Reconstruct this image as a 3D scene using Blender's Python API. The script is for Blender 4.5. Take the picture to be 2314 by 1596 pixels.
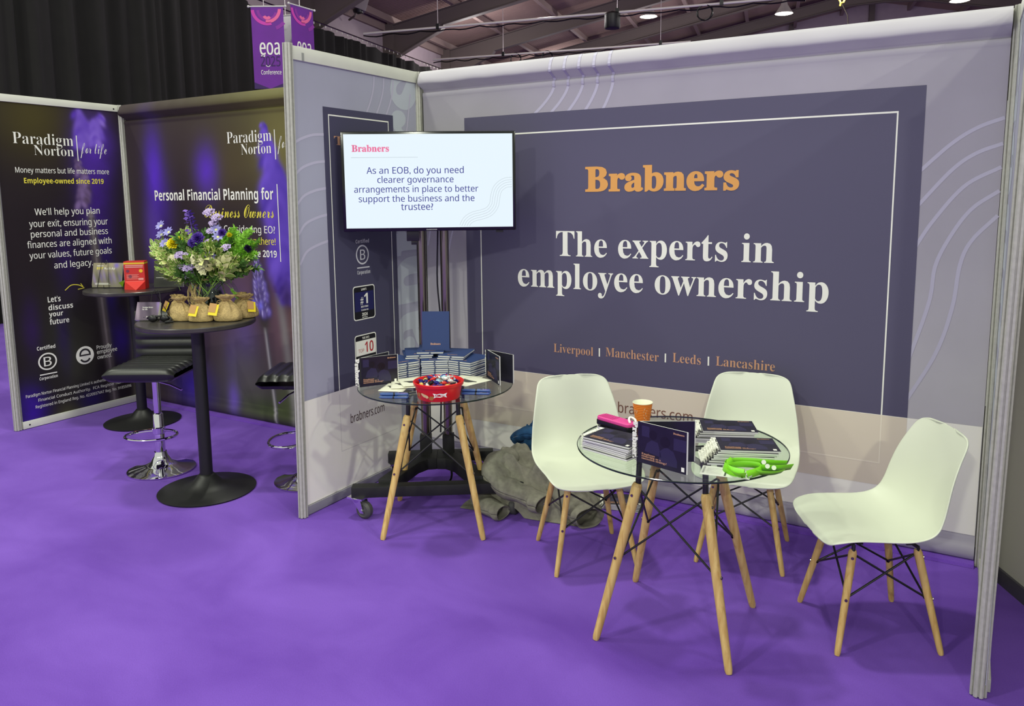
import bpy, bmesh, math, random
import numpy as np
from mathutils import Matrix, Vector, noise
for o in list(bpy.data.objects): bpy.data.objects.remove(o)
S = bpy.context.scene
COL = S.collection
R = math.radians
sin, cos, pi = math.sin, math.cos, math.pi
rnd = random.Random(7)

# ---------------------------------------------------------------- camera
def make_camera():
    f, cy = 1748.54, 675.76
    yaw, pitch, roll = -0.5322, -0.1322, -0.0102
    fw = Vector((sin(yaw)*cos(pitch), cos(yaw)*cos(pitch), sin(pitch)))
    r0 = Vector((cos(yaw), -sin(yaw), 0)); u0 = r0.cross(fw)
    r = cos(roll)*r0 + sin(roll)*u0; u = -sin(roll)*r0 + cos(roll)*u0
    c = bpy.data.cameras.new('camera'); o = bpy.data.objects.new('camera', c); COL.objects.link(o)
    c.sensor_width = 36; c.lens = f/2314*36
    c.shift_y = -(798-cy)/2314
    c.clip_start = 0.05; c.clip_end = 300
    m = Matrix((r, u, -fw)).transposed().to_4x4(); m.translation = (2.9593, -3.9248, 1.683)
    o.matrix_world = m
    S.camera = o
make_camera()

# ---------------------------------------------------------------- world, exposure, hall and fill lamps
w = bpy.data.worlds.new('hall_air'); S.world = w; w.use_nodes = True
wb = w.node_tree.nodes['Background']; wb.inputs[0].default_value = (0.86, 0.90, 0.80, 1); wb.inputs[1].default_value = 0.75
S.view_settings.view_transform = 'Standard'; S.view_settings.look = 'None'
S.view_settings.gamma = 1; S.view_settings.exposure = 0.0
S.view_settings.use_curve_mapping = False

# hall axes: the building is turned against the stand
HAZ = R(-12.1); HO = Vector((2.9593, -3.9248, 0))
HA = Vector((sin(HAZ), cos(HAZ), 0)); HV = Vector((cos(HAZ), -sin(HAZ), 0))
def hall(a, v, z): return HO + HA*a + HV*v + Vector((0, 0, z))

def area_lamp(x, y, z, power, col=(0.97, 1.0, 0.84), size=0.55):
    l = bpy.data.lights.new('hall_and_fill_light', 'AREA'); l.shape = 'DISK'; l.size = size
    l.energy = power; l.color = col
    o = bpy.data.objects.new('hall_and_fill_light', l); COL.objects.link(o); o.location = (x, y, z)
# unseen lamps over the stand; far right and front ones added as wall fill
for (x, y, z, p) in ((-1.9, -7.2, 8.3, 290), (8.0, -15.0, 8.3, 850), (2.0, -20, 8.3, 1250), (-6.0, -4.0, 8.3, 200), (0.3, -0.9, 8.5, 240),
                     (10.5, -3.0, 7.8, 420), (15.0, -7.5, 8.0, 1000), (-3.2, 2.6, 8.5, 130)):
    area_lamp(x, y, z, p)

# ---------------------------------------------------------------- helpers
def lin(h):
    if isinstance(h, str):
        h = h.lstrip('#'); c = [int(h[i:i+2], 16)/255 for i in (0, 2, 4)]
    else: c = list(h)
    return tuple((x/12.92 if x <= 0.04045 else ((x+0.055)/1.055)**2.4) for x in c)
_M = {}
def mat(name, col, rough=0.6, metal=0.0, var=0.0, scale=20, bump=0.0, emit=0, spec=0.5, coat=0):
    if name in _M: return _M[name]
    m = bpy.data.materials.new(name); m.use_nodes = True; nt = m.node_tree; b = nt.nodes['Principled BSDF']
    c = lin(col); b.inputs['Base Color'].default_value = (*c, 1)
    b.inputs['Roughness'].default_value = rough; b.inputs['Metallic'].default_value = metal
    b.inputs['Specular IOR Level'].default_value = spec; b.inputs['Coat Weight'].default_value = coat
    if emit:
        b.inputs['Emission Color'].default_value = (*c, 1); b.inputs['Emission Strength'].default_value = emit
    if var or bump:
        tc = nt.nodes.new('ShaderNodeTexCoord'); n = nt.nodes.new('ShaderNodeTexNoise'); n.inputs['Scale'].default_value = scale
        n.inputs['Detail'].default_value = 6; nt.links.new(tc.outputs['Object'], n.inputs['Vector'])
        if var:
            r = nt.nodes.new('ShaderNodeValToRGB')
            r.color_ramp.elements[0].color = (*[x*(1-var) for x in c], 1); r.color_ramp.elements[1].color = (*[min(1, x*(1+var)) for x in c], 1)
            r.color_ramp.elements[0].position = .3; r.color_ramp.elements[1].position = .7
            nt.links.new(n.outputs['Fac'], r.inputs['Fac']); nt.links.new(r.outputs['Color'], b.inputs['Base Color'])
        if bump:
            bp = nt.nodes.new('ShaderNodeBump'); bp.inputs['Strength'].default_value = bump; bp.inputs['Distance'].default_value = 0.01
            nt.links.new(n.outputs['Fac'], bp.inputs['Height']); nt.links.new(bp.outputs['Normal'], b.inputs['Normal'])
    _M[name] = m; return m
def vmat(name, rough=0.55):
    if name in _M: return _M[name]
    m = bpy.data.materials.new(name); m.use_nodes = True; nt = m.node_tree; b = nt.nodes['Principled BSDF']
    a = nt.nodes.new('ShaderNodeAttribute'); a.attribute_name = 'Col'
    nt.links.new(a.outputs['Color'], b.inputs['Base Color']); b.inputs['Roughness'].default_value = rough
    b.inputs['Specular IOR Level'].default_value = 0.25
    _M[name] = m; return m
def glass_mat(name, tint=(0.93, 0.97, 0.94), boost=1.0):
    if name in _M: return _M[name]
    m = bpy.data.materials.new(name); m.use_nodes = True; nt = m.node_tree; nt.nodes.remove(nt.nodes['Principled BSDF'])
    out = nt.nodes['Material Output']; t = nt.nodes.new('ShaderNodeBsdfTransparent'); t.inputs[0].default_value = (*tint, 1)
    g = nt.nodes.new('ShaderNodeBsdfGlossy'); g.inputs['Roughness'].default_value = 0.02
    lw = nt.nodes.new('ShaderNodeLayerWeight'); lw.inputs[0].default_value = 0.5
    pw = nt.nodes.new('ShaderNodeMath'); pw.operation = 'POWER'; pw.inputs[1].default_value = 5; nt.links.new(lw.outputs['Facing'], pw.inputs[0])
    fr = nt.nodes.new('ShaderNodeMath'); fr.operation = 'MULTIPLY_ADD'; fr.inputs[1].default_value = .93; fr.inputs[2].default_value = .035; nt.links.new(pw.outputs[0], fr.inputs[0])
    mx = nt.nodes.new('ShaderNodeMixShader'); nt.links.new(fr.outputs[0], mx.inputs[0]); nt.links.new(t.outputs[0], mx.inputs[1]); nt.links.new(g.outputs[0], mx.inputs[2])
    nt.links.new(mx.outputs[0], out.inputs[0]); _M[name] = m; return m

class MB:
    """collects shapes; build() links them as ONE mesh object"""
    def __init__(s, root=None):
        s.v = []; s.f = []; s.mi = []; s.k = 0; s.M = Matrix.Identity(4); s.root = root
        if root is not None: s.W = tm(root).inverted()
        else: s.W = None
    def at(s, loc=(0, 0, 0), rz=0, rx=0, ry=0):
        s.M = Matrix.Translation(loc) @ Matrix.Rotation(rz, 4, 'Z') @ Matrix.Rotation(ry, 4, 'Y') @ Matrix.Rotation(rx, 4, 'X'); return s
    def add(s, vs, fs):
        n = len(s.v); M = s.W @ s.M if s.W is not None else s.M
        s.v += [tuple(M @ Vector(p)) for p in vs]; s.f += [tuple(i+n for i in f) for f in fs]; s.mi += [s.k]*len(fs); return s
    def box(s, x0, x1, y0, y1, z0, z1):
        v = [(x0, y0, z0), (x1, y0, z0), (x1, y1, z0), (x0, y1, z0), (x0, y0, z1), (x1, y0, z1), (x1, y1, z1), (x0, y1, z1)]
        return s.add(v, [(0, 3, 2, 1), (4, 5, 6, 7), (0, 1, 5, 4), (1, 2, 6, 5), (2, 3, 7, 6), (3, 0, 4, 7)])
    def poly(s, pts): return s.add(pts, [tuple(range(len(pts)))])
    def prism(s, pts, z0, z1):
        n = len(pts); v = [(x, y, z0) for x, y in pts]+[(x, y, z1) for x, y in pts]
        return s.add(v, [tuple(range(n))[::-1], tuple(range(n, 2*n))]+[(i, (i+1) % n, n+(i+1) % n, n+i) for i in range(n)])
    def lathe(s, prof, n=32, cx=0, cy=0, cap=True):
        v = []; f = []; m = len(prof)
        for i in range(n):
            a = 2*pi*i/n
            v += [(cx+r*cos(a), cy+r*sin(a), z) for r, z in prof]
        for i in range(n):
            j = (i+1) % n
            f += [(i*m+k, j*m+k, j*m+k+1, i*m+k+1) for k in range(m-1)]
        if cap and prof[0][0] > 1e-6: f.append(tuple(i*m for i in range(n))[::-1])
        if cap and prof[-1][0] > 1e-6: f.append(tuple(i*m+m-1 for i in range(n)))
        return s.add(v, f)
    def tube(s, pts, r, n=8, closed=False, cap=True):
        P = [Vector(p) for p in pts]; m = len(P); rs = r if isinstance(r, (list, tuple)) else [r]*m
        v = []; f = []; up = None
        for i in range(m):
            a = P[(i-1) % m] if (closed or i > 0) else P[i]; b = P[(i+1) % m] if (closed or i < m-1) else P[i]
            t = (b-a).normalized()
            if up is None: up = t.orthogonal().normalized()
            up = (up - t*up.dot(t)); up = up.normalized() if up.length > 1e-6 else t.orthogonal().normalized()
            q = t.cross(up)
            v += [tuple(P[i]+(up*cos(2*pi*k/n)+q*sin(2*pi*k/n))*rs[i]) for k in range(n)]
        L = m if closed else m-1
        for i in range(L):
            j = (i+1) % m
            f += [(i*n+k, i*n+(k+1) % n, j*n+(k+1) % n, j*n+k) for k in range(n)]
        if cap and not closed: f += [tuple(range(n))[::-1], tuple((m-1)*n+k for k in range(n))]
        return s.add(v, f)
    def ball(s, c, r, n=10, m=7, sz=(1, 1, 1)):
        v = []; f = []
        for i in range(m+1):
            t = pi*i/m
            for k in range(n):
                a = 2*pi*k/n; v.append((c[0]+r*sz[0]*sin(t)*cos(a), c[1]+r*sz[1]*sin(t)*sin(a), c[2]+r*sz[2]*cos(t)))
        for i in range(m):
            for k in range(n): f.append((i*n+k, (i+1)*n+k, (i+1)*n+(k+1) % n, i*n+(k+1) % n))
        return s.add(v, f)
    def grid(s, rows):
        m = len(rows); n = len(rows[0]); v = [p for r in rows for p in r]
        return s.add(v, [(i*n+j, i*n+j+1, (i+1)*n+j+1, (i+1)*n+j) for i in range(m-1) for j in range(n-1)])
    def ribbon(s, pts, w, frame):
        """flat line of width w along 2-D points, laid on a plane frame(u,v)"""
        n = len(pts); L = []; Rr = []
        for i in range(n):
            a = Vector(pts[max(i-1, 0)]); b = Vector(pts[min(i+1, n-1)]); t = (b-a).normalized(); q = Vector((-t.y, t.x))*w/2; p = Vector(pts[i])
            L.append(frame(*(p+q))); Rr.append(frame(*(p-q)))
        return s.grid([L, Rr])
    def build(s, name, mats, parent='root', bevel=0, smooth=35, solid=0, sub=0, seg=2):
        me = bpy.data.meshes.new(name); me.from_pydata(s.v, [], s.f); 
        for m in (mats if isinstance(mats, (list, tuple)) else [mats]): me.materials.append(m)
        me.polygons.foreach_set('material_index', s.mi)
        if bevel:
            bm = bmesh.new(); bm.from_mesh(me); bmesh.ops.remove_doubles(bm, verts=bm.verts, dist=1e-6); bm.normal_update()
            es = [e for e in bm.edges if len(e.link_faces) == 2 and e.calc_face_angle(0) > R(30)]
            bmesh.ops.bevel(bm, geom=es, offset=bevel, segments=seg, affect='EDGES', profile=0.6, clamp_overlap=True); bm.to_mesh(me); bm.free()
        if smooth:
            me.polygons.foreach_set('use_smooth', [True]*len(me.polygons)); me.set_sharp_from_angle(angle=R(smooth))
        me.update()
        o = bpy.data.objects.new(name, me); COL.objects.link(o)
        p = s.root if parent == 'root' else parent
        if p is not None: o.parent = p
        if solid: md = o.modifiers.new('solid', 'SOLIDIFY'); md.thickness = solid; md.offset = 0
        if sub: md = o.modifiers.new('sub', 'SUBSURF'); md.levels = sub; md.render_levels = sub
        return o
def tm(o):
    M = Matrix.Translation(o.location) @ o.rotation_euler.to_matrix().to_4x4()
    return tm(o.parent) @ M if o.parent else M
def thing(name, label, cat, loc=(0, 0, 0), rz=0, group=None, rx=0, ry=0):
    o = bpy.data.objects.new(name, None); COL.objects.link(o); o.location = loc; o.rotation_euler = (rx, ry, rz); o.empty_display_size = .1
    o['label'] = label; o['category'] = cat
    if group: o['group'] = group
    return o
def tag(o, label, cat, group=None):
    o['label'] = label; o['category'] = cat
    if group: o['group'] = group
    return o
def struct(name, loc=(0, 0, 0)):
    o = bpy.data.objects.new(name, None); COL.objects.link(o); o.location = loc; o['kind'] = 'structure'; return o
def dup(root, loc, rz=None, label=None, rx=None, ry=None):
    r = root.copy(); COL.objects.link(r); r.location = loc; e = list(r.rotation_euler)
    if rz is not None: e[2] = rz
    if rx is not None: e[0] = rx
    if ry is not None: e[1] = ry
    r.rotation_euler = e
    if label: r['label'] = label
    for ch in list(root.children):
        c = ch.copy(); COL.objects.link(c); c.parent = r
        for g in ch.children:
            d = g.copy(); COL.objects.link(d); d.parent = c
    return r
# ---- lettering: text curves turned into flat mesh, fitted to a box on a plane
BANK = {'S': (0x1D400, 0x1D41A, 0x1D7CE), 's': (0x1D5A0, 0x1D5BA, 0x1D7E2), 'b': (0x1D5D4, 0x1D5EE, 0x1D7EC), 'h': (0x1D4D0, 0x1D4EA, 0x1D7CE)}
_T = {}
def glyphs(t, style, off):
    k = (t, style, off)
    if k in _T: return _T[k]
    st = t
    if style in BANK:
        U, L, D = BANK[style]
        st = ''.join(chr(U+ord(c)-65) if 'A' <= c <= 'Z' else chr(L+ord(c)-97) if 'a' <= c <= 'z' else chr(D+ord(c)-48) if '0' <= c <= '9' else c for c in t)
    c = bpy.data.curves.new('lettering', 'FONT'); c.body = st; c.size = 1; c.offset = off; c.resolution_u = 3
    o = bpy.data.objects.new('lettering', c); COL.objects.link(o)
    dg = bpy.context.evaluated_depsgraph_get(); me = bpy.data.meshes.new_from_object(o.evaluated_get(dg))
    v = [(p.co.x, p.co.y) for p in me.vertices]; f = [tuple(p.vertices) for p in me.polygons]
    bpy.data.objects.remove(o); bpy.data.curves.remove(c); bpy.data.meshes.remove(me)
    _T[k] = (v, f); return v, f
def text(mb, frame, t, style, u0, u1, v0, v1, off=0.0, base=True, clip=None):
    bold = off if style == 's' and off > 0 else 0
    v, f = glyphs(t, style, 0 if bold else off)
    xs = [p[0] for p in v]; ys = [p[1] for p in v]; xa, xb = min(xs), max(xs); ya = 0 if base else min(ys); yb = max(ys)
    sx = (u1-u0)/(xb-xa); sy = (v1-v0)/(yb-ya)
    pts = [(u0+(x-xa)*sx, v0+(y-ya)*sy) for x, y in v]
    P3 = [Vector(frame(a, b)) for a, b in pts]; mb.add(P3, f)
    if bold:                                                       # heavier strokes: a second pass a hair beside the first
        o_, e1, e2 = (Vector(frame(*q)) for q in ((u0, v0), (u0+.001, v0), (u0, v0+.001))); ax = (e1-o_).normalized(); no = ax.cross((e2-o_).normalized())
        mb.add([p+ax*bold*sx*1.3+no*.00013 for p in P3], f)
    return mb
def letters(root, frame, items, name, material, style=None, off=None, local=False):
    """each (text, u0, u1, baseline, top[, style, offset]) becomes a lettering part of root"""
    for it in items:
        t, a, c, v0, v1 = it[:5]; st = it[5] if len(it) > 5 else style; of = it[6] if len(it) > 6 else (off or 0)
        m = MB(None if local else root); text(m, frame, t, st, a, c, v0, v1, of); m.build(name, material, root, smooth=0)
def rect(mb, frame, u0, u1, v0, v1): return mb.poly([frame(u0, v0), frame(u1, v0), frame(u1, v1), frame(u0, v1)])
def border(mb, frame, u0, u1, v0, v1, t):
    rect(mb, frame, u0, u1, v0, v0+t); rect(mb, frame, u0, u1, v1-t, v1); rect(mb, frame, u0, u0+t, v0+t, v1-t); rect(mb, frame, u1-t, u1, v0+t, v1-t); return mb
def rrect(u0, u1, v0, v1, r, n=5):
    P = []
    for cx, cy, a in ((u1-r, v1-r, 0), (u0+r, v1-r, 90), (u0+r, v0+r, 180), (u1-r, v0+r, 270)):
        P += [(cx+r*cos(R(a+90*i/n)), cy+r*sin(R(a+90*i/n))) for i in range(n+1)]
    return P
def rpoly(mb, frame, *a): return mb.poly([frame(*p) for p in rrect(*a)])
def disc(mb, frame, cu, cv, r, ru=None, n=28):
    ru = ru or r; return mb.poly([frame(cu+ru*cos(2*pi*i/n), cv+r*sin(2*pi*i/n)) for i in range(n)])
def ring(mb, frame, cu, cv, r, t, ru=None, a0=0, a1=360, n=36):
    k = (ru or r)/r
    A = [frame(cu+r*k*cos(R(a0+(a1-a0)*i/n)), cv+r*sin(R(a0+(a1-a0)*i/n))) for i in range(n+1)]
    B = [frame(cu+(r-t)*k*cos(R(a0+(a1-a0)*i/n)), cv+(r-t)*sin(R(a0+(a1-a0)*i/n))) for i in range(n+1)]
    return mb.grid([A, B])
def cr(pts, n):
    """Catmull-Rom resample of points of any dimension"""
    P = np.array(pts, float); m = len(P); out = []
    for t in np.linspace(0, m-1, n):
        i = min(int(t), m-2); u = t-i
        p0 = P[i-1] if i > 0 else 2*P[0]-P[1]; p1 = P[i]; p2 = P[i+1]; p3 = P[i+2] if i+2 < m else 2*P[m-1]-P[m-2]
        out.append(0.5*((2*p1)+(-p0+p2)*u+(2*p0-5*p1+4*p2-p3)*u*u+(-p0+3*p1-3*p2+p3)*u**3))
    return [tuple(float(x) for x in q) for q in out]
# ---------------------------------------------------------------- materials
ALU = mat('brushed_aluminium', '#b9b9ad', .42, .2, .08, 60)
ALUW = mat('white_coated_rail', '#d8d9cb', .5, 0, .03, 8)
WHITE = mat('white_panel', '#dddcd6', .6)
NAVY = mat('navy_print', '#54506a', .6)
NAVY2 = mat('dark_navy_print', '#45435c', .6)
LAV = mat('lavender_fabric', '#b5b1b9', .75, 0, .04, 3)
LAV2 = mat('lavender_print', '#a9a9ba', .6, 0, .04, 3)
LAVL = mat('pale_lavender_line', '#bcb8cb', .7)
PALE = mat('pale_letter_print', '#bcc2ca', .6)
CREAM = mat('cream_print', '#f8f5ea', .65)
BEIGE = mat('beige_print', '#e4d8c2', .65)
BEIGEL = mat('beige_line', '#f2e8d2', .65)
INKW = mat('white_ink', '#f4f4e8', .6)
ORANGE = mat('orange_ink', '#e0a154', .55)
COPPER = mat('copper_ink', '#cd9a78', .5)
BROWN = mat('brown_ink', '#7f5745', .6)
YELLOW = mat('yellow_ink', '#efe24a', .6)
BLACKP = mat('black_plastic', '#0d0d0f', .35)
BLACKM = mat('black_powder_coat', '#141414', .45, 0, .15, 40)
BLACKW = mat('black_wood', '#121211', .6, 0, .2, 15, .15)
CHROME = mat('chrome', '#e6e6e8', .06, 1)
STEEL = mat('steel_tube', '#8d857a', .22, 1)
WOODM = None
def wood(name, a, b):
    m = bpy.data.materials.new(name); m.use_nodes = True; nt = m.node_tree; bs = nt.nodes['Principled BSDF']; bs.inputs['Roughness'].default_value = .5
    tc = nt.nodes.new('ShaderNodeTexCoord'); mp = nt.nodes.new('ShaderNodeMapping'); mp.inputs['Scale'].default_value = (60, 60, 4)
    n = nt.nodes.new('ShaderNodeTexNoise'); n.inputs['Scale'].default_value = 1.2; n.inputs['Detail'].default_value = 8; n.inputs['Distortion'].default_value = .6
    r = nt.nodes.new('ShaderNodeValToRGB'); r.color_ramp.elements[0].color = (*lin(a), 1); r.color_ramp.elements[1].color = (*lin(b), 1); r.color_ramp.elements[0].position = .3; r.color_ramp.elements[1].position = .68
    nt.links.new(tc.outputs['Object'], mp.inputs[0]); nt.links.new(mp.outputs[0], n.inputs['Vector']); nt.links.new(n.outputs['Fac'], r.inputs[0]); nt.links.new(r.outputs[0], bs.inputs['Base Color']); return m
WOOD = wood('beech_wood', '#bd9450', '#dcbd78')
SHELL = mat('white_moulded_plastic', '#d8ddc9', .38, spec=.4)
NAVYB = mat('navy_book_cloth', '#22386a', .6, 0, .06, 200)
PAGES = mat('white_pages', '#dfdfd9', .7)
COVER = mat('booklet_cover', '#1b1928', .28, 0, .25, 12)
COVERP = mat('booklet_cover_figure', '#2c2847', .3)
COVERD = mat('booklet_cover_dark_figure', '#121019', .3)
GLASS = glass_mat('clear_glass'); GEDGE = mat('green_glass_edge', '#10201a', .12)
RED = mat('red_plastic', '#d01a17', .3)
GREEN = mat('lime_ribbon', '#7fd41a', .45)
HESS = mat('hessian', '#b39b68', .9, 0, .22, 120, .4)
LEATHER = mat('black_leather', '#191a19', .36, 0, .1, 30)

# ---------------------------------------------------------------- floor (carpet) and setting
def carpet():
    m = bpy.data.materials.new('purple_carpet'); m.use_nodes = True; nt = m.node_tree; b = nt.nodes['Principled BSDF']
    b.inputs['Roughness'].default_value = .95; b.inputs['Specular IOR Level'].default_value = .1
    b.inputs['Sheen Weight'].default_value = .25; b.inputs['Sheen Tint'].default_value = (.6, .45, 1, 1)
    tc = nt.nodes.new('ShaderNodeTexCoord')
    def ns(sc, det, st=(1, 1, 1), dist=0):
        mp = nt.nodes.new('ShaderNodeMapping'); mp.inputs['Scale'].default_value = st; mp.inputs['Rotation'].default_value = (0, 0, .5)
        n = nt.nodes.new('ShaderNodeTexNoise'); n.inputs['Scale'].default_value = sc; n.inputs['Detail'].default_value = det; n.inputs['Distortion'].default_value = dist
        nt.links.new(tc.outputs['Object'], mp.inputs[0]); nt.links.new(mp.outputs[0], n.inputs['Vector']); return n
    big = ns(1.3, 7, (1, 1.5, 1), .5); fine = ns(260, 3)
    r = nt.nodes.new('ShaderNodeValToRGB'); e = r.color_ramp.elements
    e[0].position = .36; e[0].color = (*lin('#643ca6'), 1); e[1].position = .66; e[1].color = (*lin('#7850bc'), 1)
    mx = nt.nodes.new('ShaderNodeMix'); mx.data_type = 'RGBA'; mx.blend_type = 'MULTIPLY'; mx.inputs['Factor'].default_value = .55
    r2 = nt.nodes.new('ShaderNodeValToRGB'); r2.color_ramp.elements[0].color = (.45, .45, .45, 1); r2.color_ramp.elements[1].color = (1.3, 1.3, 1.3, 1)
    nt.links.new(big.outputs['Fac'], r.inputs[0]); nt.links.new(fine.outputs['Fac'], r2.inputs[0])
    nt.links.new(r.outputs[0], mx.inputs['A']); nt.links.new(r2.outputs[0], mx.inputs['B']); nt.links.new(mx.outputs['Result'], b.inputs['Base Color'])
    bp = nt.nodes.new('ShaderNodeBump'); bp.inputs['Strength'].default_value = .35; bp.inputs['Distance'].default_value = .004
    nt.links.new(fine.outputs['Fac'], bp.inputs['Height']); nt.links.new(bp.outputs[0], b.inputs['Normal']); return m
CARPET = carpet()
b = MB(); b.poly([(-30, -30, 0), (30, -30, 0), (30, 60, 0), (-30, 60, 0)]); o = b.build('floor', CARPET, None, smooth=0); o['kind'] = 'structure'
b = MB(); b.grid([[(x, y, z) for x in (-2.96, 3.07)] for y, z in ((0.02, .02), (-.015, .019), (-.04, .014), (-.05, .001))]); o = b.build('trim_1', CARPET, None); o['kind'] = 'structure'

def post(root, x, y, h=2.44, r=.028, name='post', lean=(0, 0)):
    """octagonal grooved aluminium system post"""
    P = []
    for i in range(8):
        a = R(45*i+22.5); a2 = R(45*(i+1)+22.5); p = Vector((cos(a), sin(a)))*r; q = Vector((cos(a2), sin(a2)))*r; n = ((p+q)/2).normalized()
        for t, dpt in ((0, 0), (.34, 0), (.36, .006), (.64, .006), (.66, 0)): P.append(tuple(p.lerp(q, t)-n*dpt+Vector((x, y))))
    n = len(P); v = [(a, b, .004) for a, b in P]+[(a+lean[0], b+lean[1], h) for a, b in P]
    return MB(root).add(v, [tuple(range(n))[::-1], tuple(range(n, 2*n))]+[(i, (i+1) % n, n+(i+1) % n, n+i) for i in range(n)]).build(name, ALU, smooth=20)
# back partition of both stands (plane y = 0 is the face of the stretched fabric)
wall = struct('wall_back')
MB(wall).box(-3.0, 3.068, .035, .05, .04, 2.42).build('panel', WHITE)
for x0, x1 in ((-2.97, -.03), (.03, 3.068)):
    MB(wall).box(x0, x1, .022, .06, 2.375, 2.432).build('top_rail', ALUW, bevel=.003)
for x in (-2.0, -1.0, 1.03, 2.05): post(wall, x, .065)
post(wall, -3.0, .03)
# dividing wall between the stands
wl = struct('wall_left')
post(wl, .0, -1.108, 2.445, .027, lean=(0, .042)); post(wl, -.004, -.012, 2.44)
MB(wl).box(-.022, .012, -1.045, -.04, 2.37, 2.438).build('top_rail', ALUW, bevel=.003)
MB(wl).box(-.022, .012, -1.082, -.04, .004, .052).build('bottom_rail', mat('dull_grey_rail', '#85828c', .5), bevel=.003)
MB(wl).add([(x, y, z) for x in (-.014, -.006) for y, z in ((-1.085, .05), (-.03, .05), (-.03, 2.372), (-1.045, 2.372))], [(0, 1, 2, 3), (7, 6, 5, 4), (0, 4, 5, 1), (1, 5, 6, 2), (2, 6, 7, 3), (3, 7, 4, 0)]).build('panel', WHITE)
MB(wl).box(.0125, .014, -.985, -.97, 2.372, 2.41).build('tape_mark', mat('grey_tape', '#9a9c96', .6))
# right wall
wr = struct('wall_right')
post(wr, 3.079, -1.062, 2.45, .027, lean=(.026, 0)); post(wr, 3.098, -.012, 2.44)
MB(wr).box(3.092, 3.125, -1.04, -.04, 2.372, 2.438).build('top_rail', ALUW, bevel=.003)
MB(wr).box(3.085, 3.115, -1.035, -.04, .004, .052).build('bottom_rail', ALU, bevel=.003)
MB(wr).box(3.100, 3.108, -1.035, -.03, .05, 2.372).build('panel', WHITE)
MB(wr).box(3.070, 3.080, .004, .03, .74, 2.06).build('edge_strip', INKW)
# neighbour's side wall
wn = struct('wall_far_left')
post(wn, -3.01, -1.0, 2.44); post(wn, -2.996, -.012, 2.44)
MB(wn).box(-3.02, -2.985, -.975, -.04, 2.385, 2.438).build('top_rail', ALUW, bevel=.003)
MB(wn).box(-3.02, -2.985, -.975, -.04, .004, .06).build('bottom_rail', ALUW, bevel=.003)
MB(wn).box(-3.012, -3.004, -.975, -.03, .055, 2.388).build('panel', WHITE)
for y, z in ((-.075, 2.405), (-.93, .03)):
    MB(wn).at((-2.985, y, z), ry=R(90)).lathe([(0, .002), (.006, .002), (.006, -.002)], 10).build('screw', BLACKP)
# plain wall of the next stand on the right
wo = struct('wall_outer')
b = MB(wo); b.at((3.175, -.15, 0), rz=R(-62)); b.box(-.35, 3.0, 0, .03, .065, 2.44).build('panel', mat('warm_grey_wall', '#c3c0b6', .7, 0, .03, 2))  # unseen length towards the camera extended to shade the carpet at right
b = MB(wo); b.at((3.175, -.15, 0), rz=R(-62)); b.box(-.35, 3.0, -.012, 0, .0, .066).build('skirting', mat('dark_skirting', '#4d4a52', .5))
# ---------------------------------------------------------------- printed graphics
FB = lambda w: (lambda u, v: (u, -w, v))            # back wall, w in front of the fabric
FL = lambda w: (lambda u, v: (w, u, v))             # divider, seen from +x
FOLD = [(.05, 2.436), (.03, 2.441), (.004, 2.443), (-.018, 2.438), (-.036, 2.42), (-.049, 2.39), (-.054, 2.368), (-.050, 2.357), (.006, 2.331), (.009, 2.318), (-.003, 2.313), (-.006, 2.30), (-.003, 2.286), (0, 2.28)]
BOT = [(0, .135), (-.004, .12), (-.001, .105), (-.009, .085), (-.01, .05), (-.004, .025), (.01, .018)]
def fabric_rows(x0, x1, n, seed):
    xs = [x0+(x1-x0)*i/n for i in range(n+1)]; rows = []
    for k, (y, z) in enumerate(FOLD+BOT):
        row = []
        for x in xs:
            a = .006*noise.noise((x*6, seed, 0)) if 3 <= k <= 8 else 0
            e = .006*noise.noise((x*7, seed+5, 0))+.004*noise.noise((x*23, seed+5, 0)) if k >= len(FOLD)+2 else 0
            row.append((x, y-abs(a)+e, z+(a if 4 < k < 8 else 0)))
        rows.append(row)
    return rows
# -- main back banner
g = thing('fabric_banner', 'wide lavender fabric wall banner with navy panel and big white headline', 'banner', (1.54, 0, 0))
MB(g).grid(fabric_rows(.03, 3.068, 120, 1)).build('fabric', LAV, smooth=60)
for i in range(5):
    m = MB(g); t = .933+.088*i; q = .808+.105*i
    m.ribbon(cr([(t, 2.278), (t-(t-q)*.18, 2.24), (t-(t-q)*.53, 2.192), (q, 2.142)], 14), .016, FB(.0008))
    up = [(t, y-.0022-(abs(.006*noise.noise((t*6, 1, 0))) if k+2 <= 8 else 0), z+(.006*noise.noise((t*6, 1, 0)) if 4 < k+2 < 8 else 0)) for k, (y, z) in enumerate(FOLD[2:])]; m.grid([[(x-.008, y, z), (x+.008, y, z)] for x, y, z in up]); m.build('wave_line', LAVL, smooth=0)
for L in ([(2.75, 1.765), (2.875, 1.889), (2.97, 1.954), (3.066, 1.99)], [(2.75, 1.61), (2.882, 1.775), (2.97, 1.845), (3.066, 1.883)],
          [(2.75, 1.42), (2.822, 1.553), (2.936, 1.707), (3.066, 1.785)], [(2.75, .89), (2.826, 1.186), (2.843, 1.357), (2.9, 1.5), (2.97, 1.61), (3.066, 1.685)],
          [(2.75, .71), (2.865, .957), (2.919, 1.174), (2.937, 1.36), (2.975, 1.47), (3.066, 1.58)]):
    MB(g).ribbon(cr(L, 24), .016, FB(.0008)).build('wave_line', LAVL, smooth=0)
for L in ([(.04, 1.38), (.1, 1.62), (.22, 1.8), (.34, 1.9)], [(.16, 1.1), (.2, 1.36), (.26, 1.55), (.34, 1.66)]): MB(g).ribbon(cr(L, 20), .012, FB(.0008)).build('wave_line', LAVL, smooth=0)
rect(MB(g), FB(.0012), .331, 2.767, .64, 2.147).build('navy_panel', NAVY, smooth=0)
m = MB(g); f = FB(.0020)
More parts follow.
